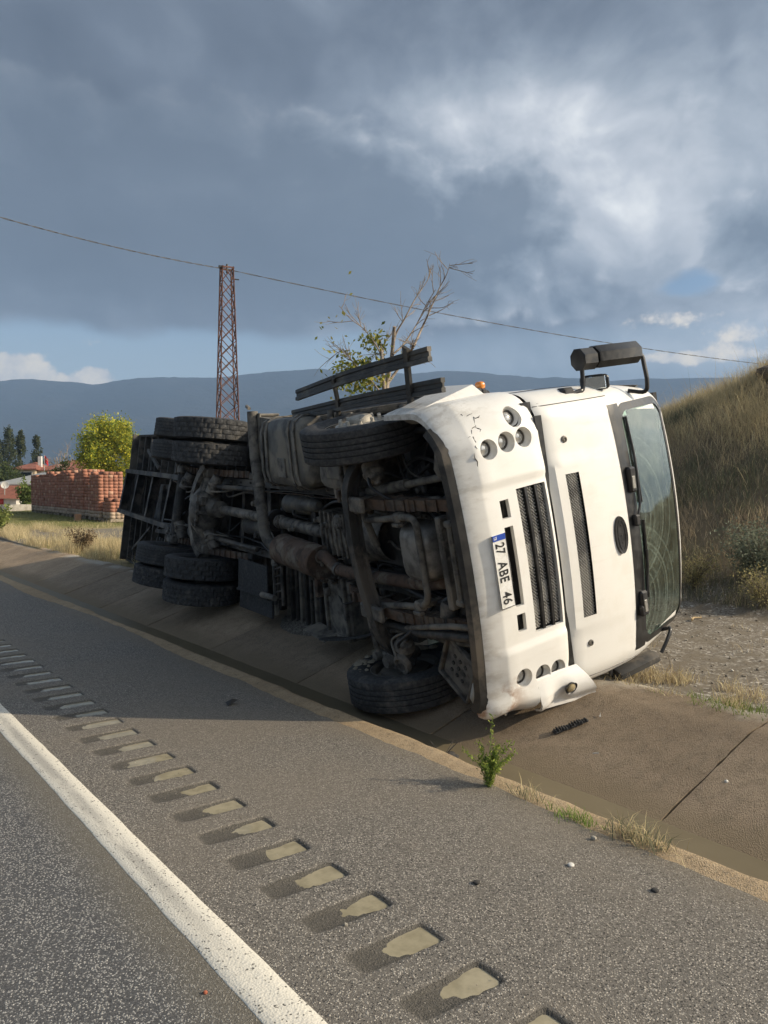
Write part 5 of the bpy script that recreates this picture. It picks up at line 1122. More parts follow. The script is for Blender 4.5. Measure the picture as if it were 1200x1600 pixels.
# mirrors
def hexbar(mb, a, b_, rs, rf, n=8, taper=.9):
    P = np.array([a, a + (b_ - a) * .04, a + (b_ - a) * .96, b_]); prof = [(rf * math.cos(t), rs * math.sin(t)) for t in np.linspace(0, 2 * math.pi, n, endpoint=False) + .39]
    return mb.sweep(P, prof, up=(0, 1, 0), scale=[taper, 1, 1, taper])
mr = part('mirror_arm', MB().tube(spline([(1.25, 1.10, 1.60), (1.26, 1.12, 1.70), (1.26, 1.14, 1.745), (1.26, 1.28, 1.76), (1.26, 1.40, 1.77)], 5), .017, 10), M_TRIM)
part('mirror_arm', MB().tube(spline([(1.15, 1.06, 2.30), (1.25, 1.04, 2.37), (1.27, 1.12, 2.385), (1.26, 1.24, 2.385), (1.25, 1.33, 2.375), (1.24, 1.36, 2.30)], 5), .017, 10), M_TRIM)
part('mirror_base', MB().cbox((1.22, 1.12, 1.60), (.10, .08, .12), .02), M_DARK)
part('mirror_head', hexbar(MB(), np.array([1.25, 1.352, 1.735]), np.array([1.25, 1.35, 1.875]), .088, .085), M_TRIM)
part('mirror_head', hexbar(MB(), np.array([1.25, 1.358, 1.895]), np.array([1.25, 1.358, 2.315]), .092, .09), M_TRIM)
m_, t_, b_ = new_mat('mirror_glass'); b_.inputs['Base Color'].default_value = (.75, .80, .82, 1); b_.inputs['Metallic'].default_value = 1; b_.inputs['Roughness'].default_value = .04; M_MIR = m_
Rk = np.array(((.70, 0, .71), (0, 1, 0), (-.71, 0, .70)))
b2 = blobbox((-.035, -.062, -.11), (.035, .062, .11), 5, 14); b2.v = [tuple(Rk @ np.array(p) + [1.20, 1.165, 1.93]) for p in b2.v]; sm_ = part('kerb_mirror', b2, M_TRIM)
mb = MB(); mb.cbox(Rk @ np.array([.034, 0, 0]) + [1.20, 1.165, 1.93], (.012, .095, .165), .004, Rk); part('mirror_glass', mb, M_MIR, sm_)
part('mirror_arm', MB().tube(spline([(1.20, -1.04, 1.63), (1.25, -1.08, 1.67), (1.26, -1.16, 1.66)], 5), .017, 10), M_TRIM)
part('mirror_arm', MB().tube(spline([(1.18, -.98, 2.33), (1.25, -.96, 2.36), (1.27, -1.02, 2.31), (1.27, -1.13, 2.22)], 5), .015, 10), M_TRIM)
lm = part('mirror_head', hexbar(MB(), np.array([1.27, -1.165, 1.70]), np.array([1.29, -1.12, 2.12]), .055, .085), M_CHAS)
# ------------------------------------------------------------------ vegetation and background
def fast_mesh(name, V, F, col=None):
    """V (n,3), F (m,k) arrays"""
    me = bpy.data.meshes.new(name); m, k = F.shape; me.vertices.add(len(V)); me.vertices.foreach_set('co', V.astype(np.float32).ravel())
    me.loops.add(m * k); me.loops.foreach_set('vertex_index', F.astype(np.int32).ravel()); me.polygons.add(m)
    me.polygons.foreach_set('loop_start', (np.arange(m) * k).astype(np.int32)); me.polygons.foreach_set('loop_total', np.full(m, k, np.int32))
    if col is not None:
        a = me.attributes.new('tint', 'FLOAT_COLOR', 'POINT'); a.data.foreach_set('color', np.concatenate([col, np.ones((len(col), 1))], 1).astype(np.float32).ravel())
    me.update(calc_edges=True); me.validate(); return me
def veg_mat(name, rough=.8, trans=.35):
    m, t, b = new_mat(name); a = t.n.new('ShaderNodeAttribute'); a.attribute_name = 'tint'; c = a.outputs['Color']
    t.put(b.inputs['Base Color'], c); b.inputs['Roughness'].default_value = rough; b.inputs['Specular IOR Level'].default_value = .2
    tl = t.n.new('ShaderNodeBsdfTranslucent'); t.put(tl.inputs[0], c); mx = t.n.new('ShaderNodeMixShader'); mx.inputs[0].default_value = trans
    t.l.new(b.outputs[0], mx.inputs[1]); t.l.new(tl.outputs[0], mx.inputs[2]); t.l.new(mx.outputs[0], t.n['Material Output'].inputs[0]); return m
M_VEG = veg_mat('foliage'); M_STRAW = veg_mat('straw', .85, .3)
M_BARK = simple('bark', (.17, .14, .11), (.09, .075, .06), .9, 0, 8, bs=.5, bd=.01); M_PALEBARK = simple('pale_bark', (.36, .30, .24), (.20, .16, .12), .85, 0, 9, bs=.3, bd=.005)
def unit(n): v = rng.normal(size=(n, 3)); return v / np.linalg.norm(v, axis=1)[:, None]
def leaves(cs, size, cols, elong=1.5):
    n = len(cs); a = unit(n); b = np.cross(a, unit(n)); b /= np.linalg.norm(b, axis=1)[:, None] + 1e-9; s = (size * rng.uniform(.6, 1.3, n))[:, None]
    V = np.stack([cs - a * s * elong, cs + b * s * .8, cs + a * s * elong, cs - b * s * .8], 1).reshape(-1, 3); F = np.arange(4 * n).reshape(n, 4); return V, F, np.repeat(cols, 4, 0)
def blades(base, height, lean, width, cols, kink=.35):
    """grass blades: two-segment tapering ribbons"""
    n = len(base); az = rng.uniform(0, 2 * math.pi, n); d = np.stack([np.cos(az), np.sin(az), np.zeros(n)], 1); la = rng.uniform(0, 2 * math.pi, n); ld = np.stack([np.cos(la), np.sin(la), np.zeros(n)], 1)
    h = height[:, None]; L_ = (lean * rng.uniform(.2, 1, n))[:, None]; w = width[:, None] if hasattr(width, '__len__') else width
    m1 = base + np.array([0, 0, 1]) * h * .55 + ld * h * L_ * kink; t = base + np.array([0, 0, 1]) * h * (1 - .25 * L_) + ld * h * L_
    V = np.stack([base - d * w, base + d * w, m1 + d * w * .7, m1 - d * w * .7, t], 1).reshape(-1, 3); o = np.arange(n)[:, None] * 5
    F = np.concatenate([o + [0, 1, 2], o + [0, 2, 3], o + [3, 2, 4]], 1).reshape(-1, 3); return V, F, np.repeat(cols, 5, 0)
def palette(n, cols, jit=.18):
    c = np.array(cols)[rng.integers(0, len(cols), n)]; return np.clip(c * rng.uniform(1 - jit, 1 + jit, (n, 1)), 0, 1)
# ---- dry grass on the bank
STRAW = [(.64, .54, .32), (.56, .46, .27), (.70, .60, .37), (.45, .37, .22)]; BROWN = [(.36, .29, .195), (.43, .345, .235), (.28, .225, .165), (.46, .385, .26)]; GREENISH = [(.15, .165, .10), (.19, .195, .12), (.13, .145, .095)]
def hill_grass():
    n = 470000; x = rng.uniform(9.0, 17.5, n); y = rng.uniform(1.5, 18, n); keep = hill(x, y) > .05
    keep &= rng.random(n) < np.clip(.55 + fbm2(x * 1.1, y * 1.1, 51), .15, 1); x, y = x[keep], y[keep]; n = len(x); z = zg(x, y) - .03
    hh = hill(x, y); q = np.clip(hh / 3.6 + .25 * fbm2(x * .9, y * .9, 52), 0, 1)[:, None]
    cs, cb, cg = palette(n, STRAW), palette(n, BROWN), palette(n, GREENISH)
    col = np.where(rng.random((n, 1)) < .12 + .80 * sm(q, .42, .8), cs, cb); low = (rng.random((n, 1)) < .55 * (1 - sm(hh[:, None], .3, 1.1))); col = np.where(low, cs * .85, col)
    gr = sm(fbm2(x * .7 + 4, y * .7 + 9, 53), .12, .4)[:, None]; col = np.where((rng.random((n, 1)) < gr * .75) & (q < .75), cg, col)
    h = (.05 + .24 * rng.random(n) ** 1.6) * (1 + .9 * sm(hh, 1.6, 3)) * (1 + 1.2 * (rng.random(n) > .985)) * (1 + .35 * fbm2(x * 1.7, y * 1.7, 54))
    V, F, c = blades(np.stack([x, y, z], 1), h, .85, rng.uniform(.0016, .0040, n), col); o = link('dry_grass', fast_mesh('dry_grass', V, F, c), M_STRAW); tag(o, 'tall dry brown and straw coloured grass covering the bank behind the cab', 'grass', kind='stuff')
hill_grass()
def verge_grass():
    P = []; 
    def patch(n, x0, x1, y0, y1, thr, seed, hs, cols, dens=1.5):
        x = rng.uniform(x0, x1, n); y = rng.uniform(y0, y1, n); k = rng.random(n) < np.clip((fbm2(x * dens, y * dens, seed) - thr) * 2.2, 0, 1); x, y = x[k], y[k]; m = len(x)
        z = np.maximum(zg(x, y), .10) - .02; P.append(blades(np.stack([x, y, z], 1), rng.uniform(*hs, m), .8, rng.uniform(.0018, .004, m), palette(m, cols)))
    patch(22000, 5.22, 5.9, 1.5, 7, .06, 61, (.04, .15), STRAW + STRAW[:2] + BROWN, 2.6)
    patch(9000, 5.9, 9.0, 1.5, 9, .22, 62, (.05, .16), STRAW + BROWN)
    patch(2200, 5.15, 5.5, 2.2, 3.6, .05, 68, (.05, .12), [(.16, .22, .05), (.2, .25, .07)])
    patch(42000, 5.2, 7.2, 13.5, 30, -.15, 63, (.12, .42), STRAW + [(.5, .43, .26)])
    patch(26000, 7.0, 14, 14, 32, .0, 64, (.08, .25), STRAW)
    patch(9000, 5.2, 6.4, 13, 24, .15, 65, (.10, .28), [(.12, .16, .05), (.17, .19, .07)])
    patch(30000, 6, 16, 29, 46, -.1, 66, (.08, .2), [(.14, .17, .05), (.2, .2, .08), (.3, .27, .13)])
    patch(3000, 5.2, 5.6, 7.5, 13, -.1, 67, (.06, .2), STRAW + BROWN)
    o = 0; Vs, Fs, Cs = [], [], []
    for V, F, c in P: Vs.append(V); Fs.append(F + o); Cs.append(c); o += len(V)
    ob = link('verge_grass', fast_mesh('verge_grass', np.concatenate(Vs), np.concatenate(Fs), np.concatenate(Cs)), M_STRAW); tag(ob, 'dry yellow grass growing along the far edge of the ditch', 'grass', kind='stuff')
verge_grass()
def shrub(name, x, y, r, hgt, cols, label, n=900, leaf=.03, group=None, z=None, stems=14):
    z = float(zg(x, y)) if z is None else z; t = thing(name, (x, y, z), label, 'bush', group)
    mb = MB()
    tips = []
    for i in range(stems):
        a = rng.uniform(0, 6.28); d = rng.uniform(.2, 1) * r; tip = np.array([math.cos(a) * d, math.sin(a) * d, hgt * rng.uniform(.6, 1)]); mb.tube(spline([(0, 0, -.03), tip * [.3, .3, .5], tip], 4), [.012 * hgt + .004, .006 * hgt + .002, .002], 5); tips.append(tip)
    link('stem', mb.mesh('stem', None, 60), M_BARK, t)
    k = rng.integers(0, len(tips), n); q = rng.uniform(.25, 1.05, n)[:, None]; tp = np.array(tips)[k]; cs = tp * q * np.where(q < 1, np.stack([q[:, 0] ** .5] * 2 + [q[:, 0] ** .1], 1), 1) + rng.normal(0, r * .13, (n, 3))
    V, F, c = leaves(cs, leaf, palette(n, cols, .3)); link('leaves', fast_mesh('leaves', V, F, c), M_VEG, t); return t
shrub('bank_bush', 10.05, 5.3, .55, .75, [(.18, .20, .14), (.23, .25, .18), (.15, .17, .12)], 'grey green bush on the lower slope of the dry bank', 4200, .014, stems=30)
shrub('bank_bush', 9.75, 6.0, .4, .4, [(.38, .33, .16), (.28, .25, .12)], 'low yellowish weed at the foot of the bank beside the cab roof', 1500, .010, stems=30)
shrub('bank_bush', 9.55, 4.95, .4, .45, [(.40, .35, .17), (.30, .27, .13)], 'yellow weed clump at the foot of the bank near the right edge', 1500, .010, stems=30)
shrub('verge_bush', 5.75, 19.4, .42, .55, [(.20, .15, .09), (.27, .20, .12), (.15, .11, .07)], 'round dried brown bush on the verge below the brick stacks', 1500, .018)
shrub('verge_bush', 5.25, 26.6, .45, .85, [(.20, .24, .07), (.28, .3, .1), (.13, .17, .05)], 'green yellow shrub cut by the left edge of the view', 1500, .04)
# ---- trees
def tree(name, x, y, z, H, crown_c, crown_r, n, leaf, cols, label, clumps=40, trunk_r=.12, group=None, seed=0, shape=None, limb=True):
    t = thing(name, (x, y, z), label, 'tree', group); mb = MB(); r0 = np.random.default_rng(seed + 5)
    top = np.array([0, 0, H * .8]); mb.tube(spline([(0, 0, -.2), (.03 * H * .2, .02, H * .3), top], 5), [trunk_r, trunk_r * .7, trunk_r * .2], 9)
    cc = np.array(crown_c); cr = np.array(crown_r); d = r0.normal(size=(clumps, 3)); d /= np.linalg.norm(d, axis=1)[:, None]; rad = r0.uniform(.25, .95, clumps) ** .6
    if shape is not None: C0 = shape(r0, clumps)
    else: C0 = cc + d * rad[:, None] * cr
    if limb:
        for c in C0[:: max(1, clumps // 16)]: mb.tube(spline([(0, 0, max(.2 * H, c[2] * .45)), c * [.45, .45, .8], c], 4), [trunk_r * .4, trunk_r * .2, .01], 6)
    link('trunk', mb.mesh('trunk', None, 60), M_BARK, t)
    k = r0.integers(0, clumps, n); cs = C0[k] + r0.normal(size=(n, 3)) * cr * .14
    shade = np.clip(1 + .25 * r0.normal(size=clumps), .6, 1.5)[k][:, None]; base = np.array(cols)[r0.integers(0, len(cols), n)]
    V, F, c = leaves(cs, leaf, np.clip(base * shade, 0, .8), 1.2); link('crown', fast_mesh('crown', V, F, c), M_VEG, t); return t
tree('leafy_tree', 18.3, 55.6, .3, 6.4, (0, 0, 3.75), (2.2, 2.2, 2.35), 27000, .062, [(.40, .42, .05), (.55, .50, .05), (.32, .36, .055), (.56, .50, .06), (.20, .27, .05), (.16, .22, .05)], 'bright yellow green broadleaf tree standing behind the brick stacks', 70, .16, seed=1)
tree('leafy_tree', 17.0, 60.0, .3, 3.6, (0, 0, 1.9), (1.5, 1.3, 1.4), 2600, .08, [(.10, .12, .045), (.14, .15, .05)], 'dim low olive tree at the left foot of the bright yellow tree', 30, .1, seed=2)
def poplar_shape(h, w): return lambda r0, n: (lambda q, a, rr_: np.stack([np.cos(a) * rr_, np.sin(a) * rr_, h * (.08 + .92 * q)], 1))(q := r0.random(n), r0.uniform(0, 6.28, n), w * np.sqrt(r0.random(n)) * np.sin(np.clip(q * 2.6 + .35, 0, 3.05)))
POP = [(.055, .075, .04), (.075, .09, .045), (.10, .11, .05)]
def at(u, v, depth):
    fw = np.array([math.sin(YAW), math.cos(YAW)]); rt_ = np.array([math.cos(YAW), -math.sin(YAW)]); p = fw * depth + rt_ * (u - 600) / 1250 * depth; return float(p[0]), float(p[1]), CAM_H + (760 - v) / 1250 * depth
for i, (u, dep, H, w, lab) in enumerate([(14, 150, 12.2, 1.7, 'dark green poplar, tallest of the far row at the left edge'), (33, 152, 11.6, 1.25, 'dark green poplar, second in the far row, touching the tallest'), (58, 155, 10.8, 1.15, 'slim dark poplar standing alone right of the far row'), (-8, 148, 11, 1.6, 'dark poplar cut by the left edge of the view')]):
    x, y, _ = at(u, 760, dep); tree('poplar_tree', x, y, .3, H, (0, 0, H * .5), (w, w, H * .22), 4200, .14, POP, lab, 90, .2, 'far poplars behind the red roofed house', seed=10 + i, shape=poplar_shape(H, w), limb=False)
x, y, _ = at(10, 760, 105); tree('garden_tree', x, y, .3, 4.2, (0, 0, 2.2), (2.6, 2.2, 1.9), 3200, .12, [(.06, .085, .03), (.09, .11, .04)], 'round dark green garden tree left of the red roofed house', 30, .15, seed=21)
x, y, _ = at(41, 760, 50); shrub('garden_bush', x, y, 1.0, 1.7, [(.16, .21, .06), (.22, .26, .08), (.11, .15, .05)], 'green bush growing at the left end of the brick stacks', 1500, .075)
x, y, _ = at(101, 760, 88); shrub('dry_bush', x, y, 1.6, 3.2, [(.20, .16, .09), (.15, .12, .07), (.11, .12, .05)], 'dry brownish bush in front of the red roofed house', 1300, .09)
# bare trees
def bare_branches(mb, p, d, L_, r_, lev, rnd):
    q = p + d * L_; mid = (p + q) / 2 + rnd.normal(0, L_ * .05, 3); pts = spline([p, mid, q], 4); mb.tube(pts, [r_, r_ * .8, r_ * .55], 6)
    if lev <= 0: return
    for i in range(rnd.integers(3, 5)):
        t = rnd.uniform(.35, 1); c = pts[min(len(pts) - 1, int(t * (len(pts) - 1)))]; nd = d + rnd.normal(0, .42, 3); nd /= np.linalg.norm(nd); bare_branches(mb, c, nd, L_ * rnd.uniform(.4, .68), r_ * .5, lev - 1, rnd)
def dead_tree():
    dep = 13.2; x0, y0, _ = at(605, 760, dep); z0 = float(zg(x0, y0)); t = thing('dying_tree', (x0, y0, z0), 'half dead tree with bare pruned branches rising behind the truck', 'tree'); rt_ = np.array([math.cos(YAW), -math.sin(YAW), 0]); fw = np.array([math.sin(YAW), math.cos(YAW), 0])
    def pp(u, v, dd=0.): s = (dep + dd) / 1250; return rt_ * (u - 605) * s + fw * dd + np.array([0, 0, CAM_H + (760 - v) * s - z0])
    mb = MB(); rnd = np.random.default_rng(3)
    limbs = [([(605, 800), (602, 660), (605, 600), (612, 560), (616, 512)], .075, .045), ([(604, 700), (600, 610), (597, 560), (596, 540)], .05, .035), ([(612, 560), (618, 525), (632, 500), (648, 470), (668, 440), (672, 425)], .028, .006), ([(614, 555), (630, 540), (650, 510), (665, 480), (680, 455)], .026, .008), ([(645, 545), (660, 512), (670, 490), (685, 455), (697, 432), (702, 415)], .03, .005), ([(606, 600), (620, 580), (640, 552), (648, 540)], .035, .03),
             ([(597, 560), (590, 545), (580, 530), (568, 515), (548, 500), (530, 480)], .022, .006), ([(600, 620), (575, 590), (555, 570), (540, 552), (534, 545)], .022, .006), ([(597, 560), (585, 570), (572, 562)], .015, .008), ([(670, 495), (686, 488), (700, 480), (708, 474)], .012, .004), ([(640, 572), (660, 566), (672, 568), (680, 575)], .010, .004), ([(668, 440), (670, 430), (675, 415)], .007, .003)]
    for P, a, b in limbs:
        pts = spline([pp(u, v, rnd.uniform(-.25, .25)) for u, v in P], 5); mb.tube(pts, [a * .7, (a + b) / 2 * .65, b * .6], 8)
        if a > .015 and a < .06:
            for k in range(9):
                c = pts[int(rnd.uniform(.35, 1) * (len(pts) - 1))]; d = pts[-1] - pts[-3]; d = d / np.linalg.norm(d) + rnd.normal(0, .5, 3); d /= np.linalg.norm(d); bare_branches(mb, c, d, rnd.uniform(.18, .5), .007, 1, rnd)
    link('trunk', mb.mesh('trunk', None, 60), M_PALEBARK, t)
    cs = []
    for (u, v, r_, n) in [(588, 540, .10, 90), (585, 530, .07, 50), (548, 585, .16, 130), (560, 575, .12, 110), (545, 603, .16, 120), (573, 600, .14, 130), (590, 595, .10, 60), (540, 575, .12, 60), (570, 565, .10, 50), (532, 500, .3, 14), (540, 545, .2, 14), (600, 560, .10, 25)]: cs.append(pp(u, v) + rnd.normal(0, r_, (n, 3)))
    cs = np.concatenate(cs); V, F, c = leaves(cs, .030, palette(len(cs), [(.24, .27, .05), (.34, .33, .07), (.14, .18, .04), (.40, .36, .1)], .25)); link('crown', fast_mesh('crown', V, F, c), M_VEG, t)
dead_tree()
def bare_tree(u, dep, H, label, seed):
    x, y, _ = at(u, 760, dep); t = thing('bare_tree', (x, y, .3), label, 'tree'); mb = MB(); rnd = np.random.default_rng(seed)
    for i in range(5): d = np.array([rnd.normal(0, .22), rnd.normal(0, .22), 1]); d /= np.linalg.norm(d); bare_branches(mb, np.array([0, 0, H * .3]), d, H * .42, .06, 2, rnd)
    mb.tube([(0, 0, -.2), (0, 0, H * .32)], [.12, .09], 8); link('trunk', mb.mesh('trunk', None, 60), M_PALEBARK, t)
bare_tree(94, 84, 6.2, 'small bare pale tree in front of the red roofed house', 4)
# ---- brick stacks
M_BRICK = None
def brick_mat():
    m, t, b = new_mat('hollow_brick_clay'); v = coords(t); n = t.noise(v, 3, 5, .6); a = t.n.new('ShaderNodeAttribute'); a.attribute_name = 'tint'
    col = t.mix(t.m('MULTIPLY', t.sstep(n, .42, .66), .3), a.outputs['Color'], (.30, .17, .12)); t.put(b.inputs['Base Color'], col); b.inputs['Roughness'].default_value = .9; bump(t, b, t.noise(v, 30, 4), .4, .006); return m
M_BRICK = brick_mat()
CUBE_F = np.array([(0, 2, 3, 1), (4, 5, 7, 6), (0, 1, 5, 4), (2, 6, 7, 3), (0, 4, 6, 2), (1, 3, 7, 5)])
def brick_stack(x, y, z, nx, ny, nz, label, rot=0., seed=0, b=(.20, .24, .135), ragged=0, missing=0.):
    r0 = np.random.default_rng(seed + 100); t = thing('brick_stack', (x, y, z), label, 'bricks', 'stacks of red hollow bricks in the field'); t.rotation_euler = (0, 0, rot); Vs, Cs = [], []
    for i in range(nx):
        for j in range(ny):
            hgt = nz - (r0.integers(0, ragged + 1) if ragged else 0)
            for k in range(hgt):
                if 0 < i < nx - 1 and 0 < j < ny - 1 and k < hgt - 1: continue
                if r0.random() < missing: continue
                c = np.array([(i + .5) * b[0], (j + .5) * b[1], (k + .5) * b[2]]) + r0.normal(0, .005, 3) * [1, 1, .15]; h = np.array(b) / 2 * .982
                Vs.append(c + h * np.array([[sx, sy, sz] for sx in (-1, 1) for sy in (-1, 1) for sz in (-1, 1)])); q = r0.uniform(.75, 1.2); col = np.array([.34, .150, .098]) * q if r0.random() > .12 else np.array([.44, .26, .18]) * q
                if k < 2: col = np.array([.40, .31, .23]) * q
                Cs.append(np.repeat(col[None], 8, 0))
    n = len(Vs); V = np.concatenate(Vs); F = (np.arange(n)[:, None, None] * 8 + CUBE_F[None]).reshape(-1, 4); me = fast_mesh('bricks', V, F, np.concatenate(Cs)); link('bricks', me, M_BRICK, t)['kind'] = 'stuff'
    pb = MB()
    for j in range(3): pb.box((0, j * (ny * b[1] - .1) / 2, -.12), (nx * b[0], j * (ny * b[1] - .1) / 2 + .1, -.005))
    link('pallet', pb.mesh('pallet'), M_PALEBARK, t); return t
ordw = ['first', 'second', 'third', 'fourth', 'fifth', 'sixth', 'seventh', 'eighth', 'ninth', 'tenth', 'eleventh', 'twelfth']
for k in range(11):
    y = 45.2 - k * 1.215; x = 10.95 - .055 * k + (.0 if k < 5 else .10 * (k % 2))
    lab = f'tall stack of red hollow bricks, {ordw[k]} from the far left end of the long row'
    brick_stack(x, y, .42, 5, 5, (14, 14, 14, 15, 14, 15, 15, 14, 15, 14, 14)[k], lab, rng.normal(0, .015), k, ragged=(0, 1, 1, 2, 1, 1, 2, 4, 1, 5, 1)[k], missing=.012)
for k in range(4): brick_stack(10.50 + k * .92, 31.9 - .04 * k, .40, 4, 4, (6, 6, 7, 11)[k], f'low sunlit brick pile, {ordw[k]} from the left in the front row of the stacks' if k < 3 else 'taller sunlit brick pile at the right end of the front row, beside the truck tail', rng.normal(0, .02), 30 + k, ragged=1 if k < 3 else 0)
brick_stack(14.2, 31.6, .40, 4, 4, 15, 'tallest sunlit brick column, right at the edge of the truck tail', .02, 40)
x, y, _ = at(121, 760, 33.6); hb = MB(); hb.box((-.12, -.10, 0), (.12, .10, .27)); 
for i in range(2):
    for j in range(3): hb.box((-.09 + i * .1, -.104, .03 + j * .08), (-.01 + i * .1, -.099, .085 + j * .08))
me = hb.mesh('hollow_brick'); a = me.attributes.new('tint', 'FLOAT_COLOR', 'POINT'); a.data.foreach_set('color', [c for _ in me.vertices for c in (.42, .24, .14, 1)]); o = link('hollow_brick', me, M_BRICK, None, (x, y, float(zg(x, y)))); tag(o, 'single loose hollow brick standing on the grass before the stacks', 'brick')
# ---- far buildings
M_ROOF = simple('roof_tiles', (.27, .10, .065), (.19, .075, .05), .85, 0, 2.5, bs=.4, bd=.03, bscale=8); M_WALLC = simple('cream_render', (.50, .40, .29), (.42, .34, .25), .9, 0, 1.2, bs=.1); M_WALLW = simple('white_render', (.62, .60, .56), (.52, .50, .46), .9, 0, 1.2, bs=.1)
M_SHEET = simple('roof_sheet', (.42, .42, .40), (.33, .32, .30), .55, .2, .8, bs=.1); M_WIN = simple('window_dark', (.02, .025, .03), (.03, .035, .04), .1, 0, 3, bs=0)
RZ = -YAW
def house():
    x, y, _ = at(78, 760, 108); t = thing('red_roofed_house', (x, y, .3), 'cream house with a red hipped tile roof and white chimney in the distance', 'house'); t.rotation_euler = (0, 0, RZ)
    link('wall', MB().box((-4.7, 0, 0), (-2.0, 7, 3.75)).mesh('wall'), M_WALLC, t); link('wall', MB().box((-1.99, 1.2, 0), (4.6, 8, 3.6)).mesh('wall'), M_WALLW, t)
    def hip(x0, x1, y0, y1, z, h): 
        m = MB(); d = min(x1 - x0, y1 - y0) / 2; cx0, cx1, cy = (x0 + d, x1 - d, (y0 + y1) / 2) if x1 - x0 >= y1 - y0 else ((x0 + x1) / 2,) * 2 + ((y0 + y1) / 2,)
        m.add([(x0, y0, z), (x1, y0, z), (x1, y1, z), (x0, y1, z), (cx0, cy - .01, z + h), (cx1, cy + .01, z + h), (x0, y0, z - .15), (x1, y0, z - .15), (x1, y1, z - .15), (x0, y1, z - .15)], [(0, 1, 5, 4), (1, 2, 5), (2, 3, 4, 5), (3, 0, 4), (6, 7, 1, 0), (7, 8, 2, 1), (8, 9, 3, 2), (9, 6, 0, 3), (6, 9, 8, 7)]); return m
    r1 = link('roof', hip(-5.1, -1.6, -.4, 7.4, 3.8, 1.0).mesh('roof', None, 20), M_ROOF, t); link('roof', hip(-2.2, 5.1, .6, 8.6, 3.65, 1.5).mesh('roof', None, 20), M_ROOF, t)
    link('chimney', MB().box((-2.55, 2.3, 3.9), (-2.1, 2.75, 5.55)).mesh('chimney'), M_WALLW, r1)
    for (a, b, z0, z1, yy) in ((-4.2, -2.4, 2.6, 3.3, -.03), (-1.3, -.2, 2.0, 3.1, 1.17), (.2, 1.3, 2.0, 3.1, 1.17), (2.2, 3.4, 2.0, 3.1, 1.17)):
        w = link('window', MB().box((a - .08, yy - .02, z0 - .08), (b + .08, yy + .02, z1 + .08)).mesh('window'), M_WALLW, t); link('pane', MB().box((a, yy - .05, z0), (b, yy - .025, z1)).mesh('pane'), M_WIN, w)
house()
x, y, _ = at(50, 760, 78); t = thing('metal_shed', (x, y, .3), 'long shed with a sloping grey sheet roof before the red roofed house', 'shed'); t.rotation_euler = (0, 0, RZ + .08)
link('wall', MB().box((-5.5, 0, 0), (5.6, 6, 1.2)).mesh('wall'), M_WALLW, t)
m_ = MB(); m_.add([(-6.2, -.5, .95), (1.4, -.5, 1.5), (5.9, -.5, 1.7), (5.9, 6.5, 3.1), (-1.0, 6.5, 2.9), (-6.2, 6.5, 1.7), (-6.2, -.5, .87), (5.9, -.5, 1.62), (5.9, 6.5, 3.0), (-6.2, 6.5, 1.62)], [(0, 1, 4, 5), (1, 2, 3, 4), (6, 7, 2, 1, 0), (7, 8, 3, 2), (8, 9, 5, 4, 3), (9, 6, 0, 5)]); link('roof', m_.mesh('roof', None, 10), M_SHEET, t)
x, y, _ = at(2, 760, 62); t = thing('low_outbuilding', (x, y, .3), 'low outbuilding with a rusty red roof at the left edge', 'outbuilding'); t.rotation_euler = (0, 0, RZ - .1)
link('wall', MB().box((-2, 0, 0), (1.2, 3, .55)).mesh('wall'), M_WALLW, t); m_ = MB(); m_.add([(-2.3, -.3, .5), (1.5, -.3, .45), (.6, 1.6, 1.45), (-2.3, 1.6, 1.55), (1.5, 3.3, .5), (-2.3, 3.3, .5)], [(0, 1, 2, 3), (3, 2, 4, 5), (1, 4, 2)]); link('roof', m_.mesh('roof', None, 10), M_ROOF, t)
link('door_panel', MB().box((-1.0, -.06, .02), (.2, -.02, .42)).mesh('door_panel'), simple('red_panel', (.5, .05, .04), None, .6, bs=0), t)
x, y, _ = at(20, 760, 66); t = thing('stone_outhouse', (x, y, .3), 'low brownish stone outhouse below the grey shed roof', 'outbuilding'); t.rotation_euler = (0, 0, RZ); link('wall', MB().box((-1.7, 0, 0), (2.1, 2.5, 1.5)).mesh('wall'), simple('old_stone', (.30, .25, .19), (.2, .17, .13), .95, 0, 3, bs=.5, bd=.05), t); link('roof', MB().box((-1.9, -.2, 1.5), (2.3, 2.7, 1.62)).mesh('roof'), M_SHEET, t)
x, y, _ = at(8, 760, 60); t = thing('satellite_dish', (x, y, 1.35), 'white satellite dish on the low outbuilding at the left edge', 'satellite dish'); m_ = MB(); m_.lathe([(.001, -.07), (.16, -.05), (.29, 0), (.28, .01), (.155, -.042), (.001, -.06)], (0, 0, .45), (-.4, -.85, .35), 24); link('dish', m_.mesh('dish'), M_WALLW, t); m_ = MB(); m_.tube([(0, .1, -.3), (0, .1, .42)], .03, 8); m_.tube([(0, 0, .2), (-.2, -.45, .5)], .015, 6); link('mast', m_.mesh('mast'), M_SHEET, t)
p0 = np.array(at(-6, 800, 44)[:2]); p1 = np.array(at(56, 800, 47)[:2]); m_ = MB(); m_.sweep([(p0[0], p0[1], .38), ((p0[0] + p1[0]) / 2, (p0[1] + p1[1]) / 2, .42), (p1[0], p1[1], .38)], RECT(.12, .26)); o = link('field_wall', m_.mesh('field_wall'), simple('field_wall_concrete', (.36, .34, .30), (.24, .22, .19), .9, 0, 3, bs=.3, bd=.02)); tag(o, 'low grey concrete wall left of the brick stacks', 'wall')
x, y, _ = at(70, 760, 92); t = thing('flagpole', (x, y, .3), 'thin pole with a small red flag before the house', 'flag'); link('pole', MB().tube([(0, 0, -.2), (0, 0, 5.0)], .035, 6).mesh('pole'), M_SHEET, t)
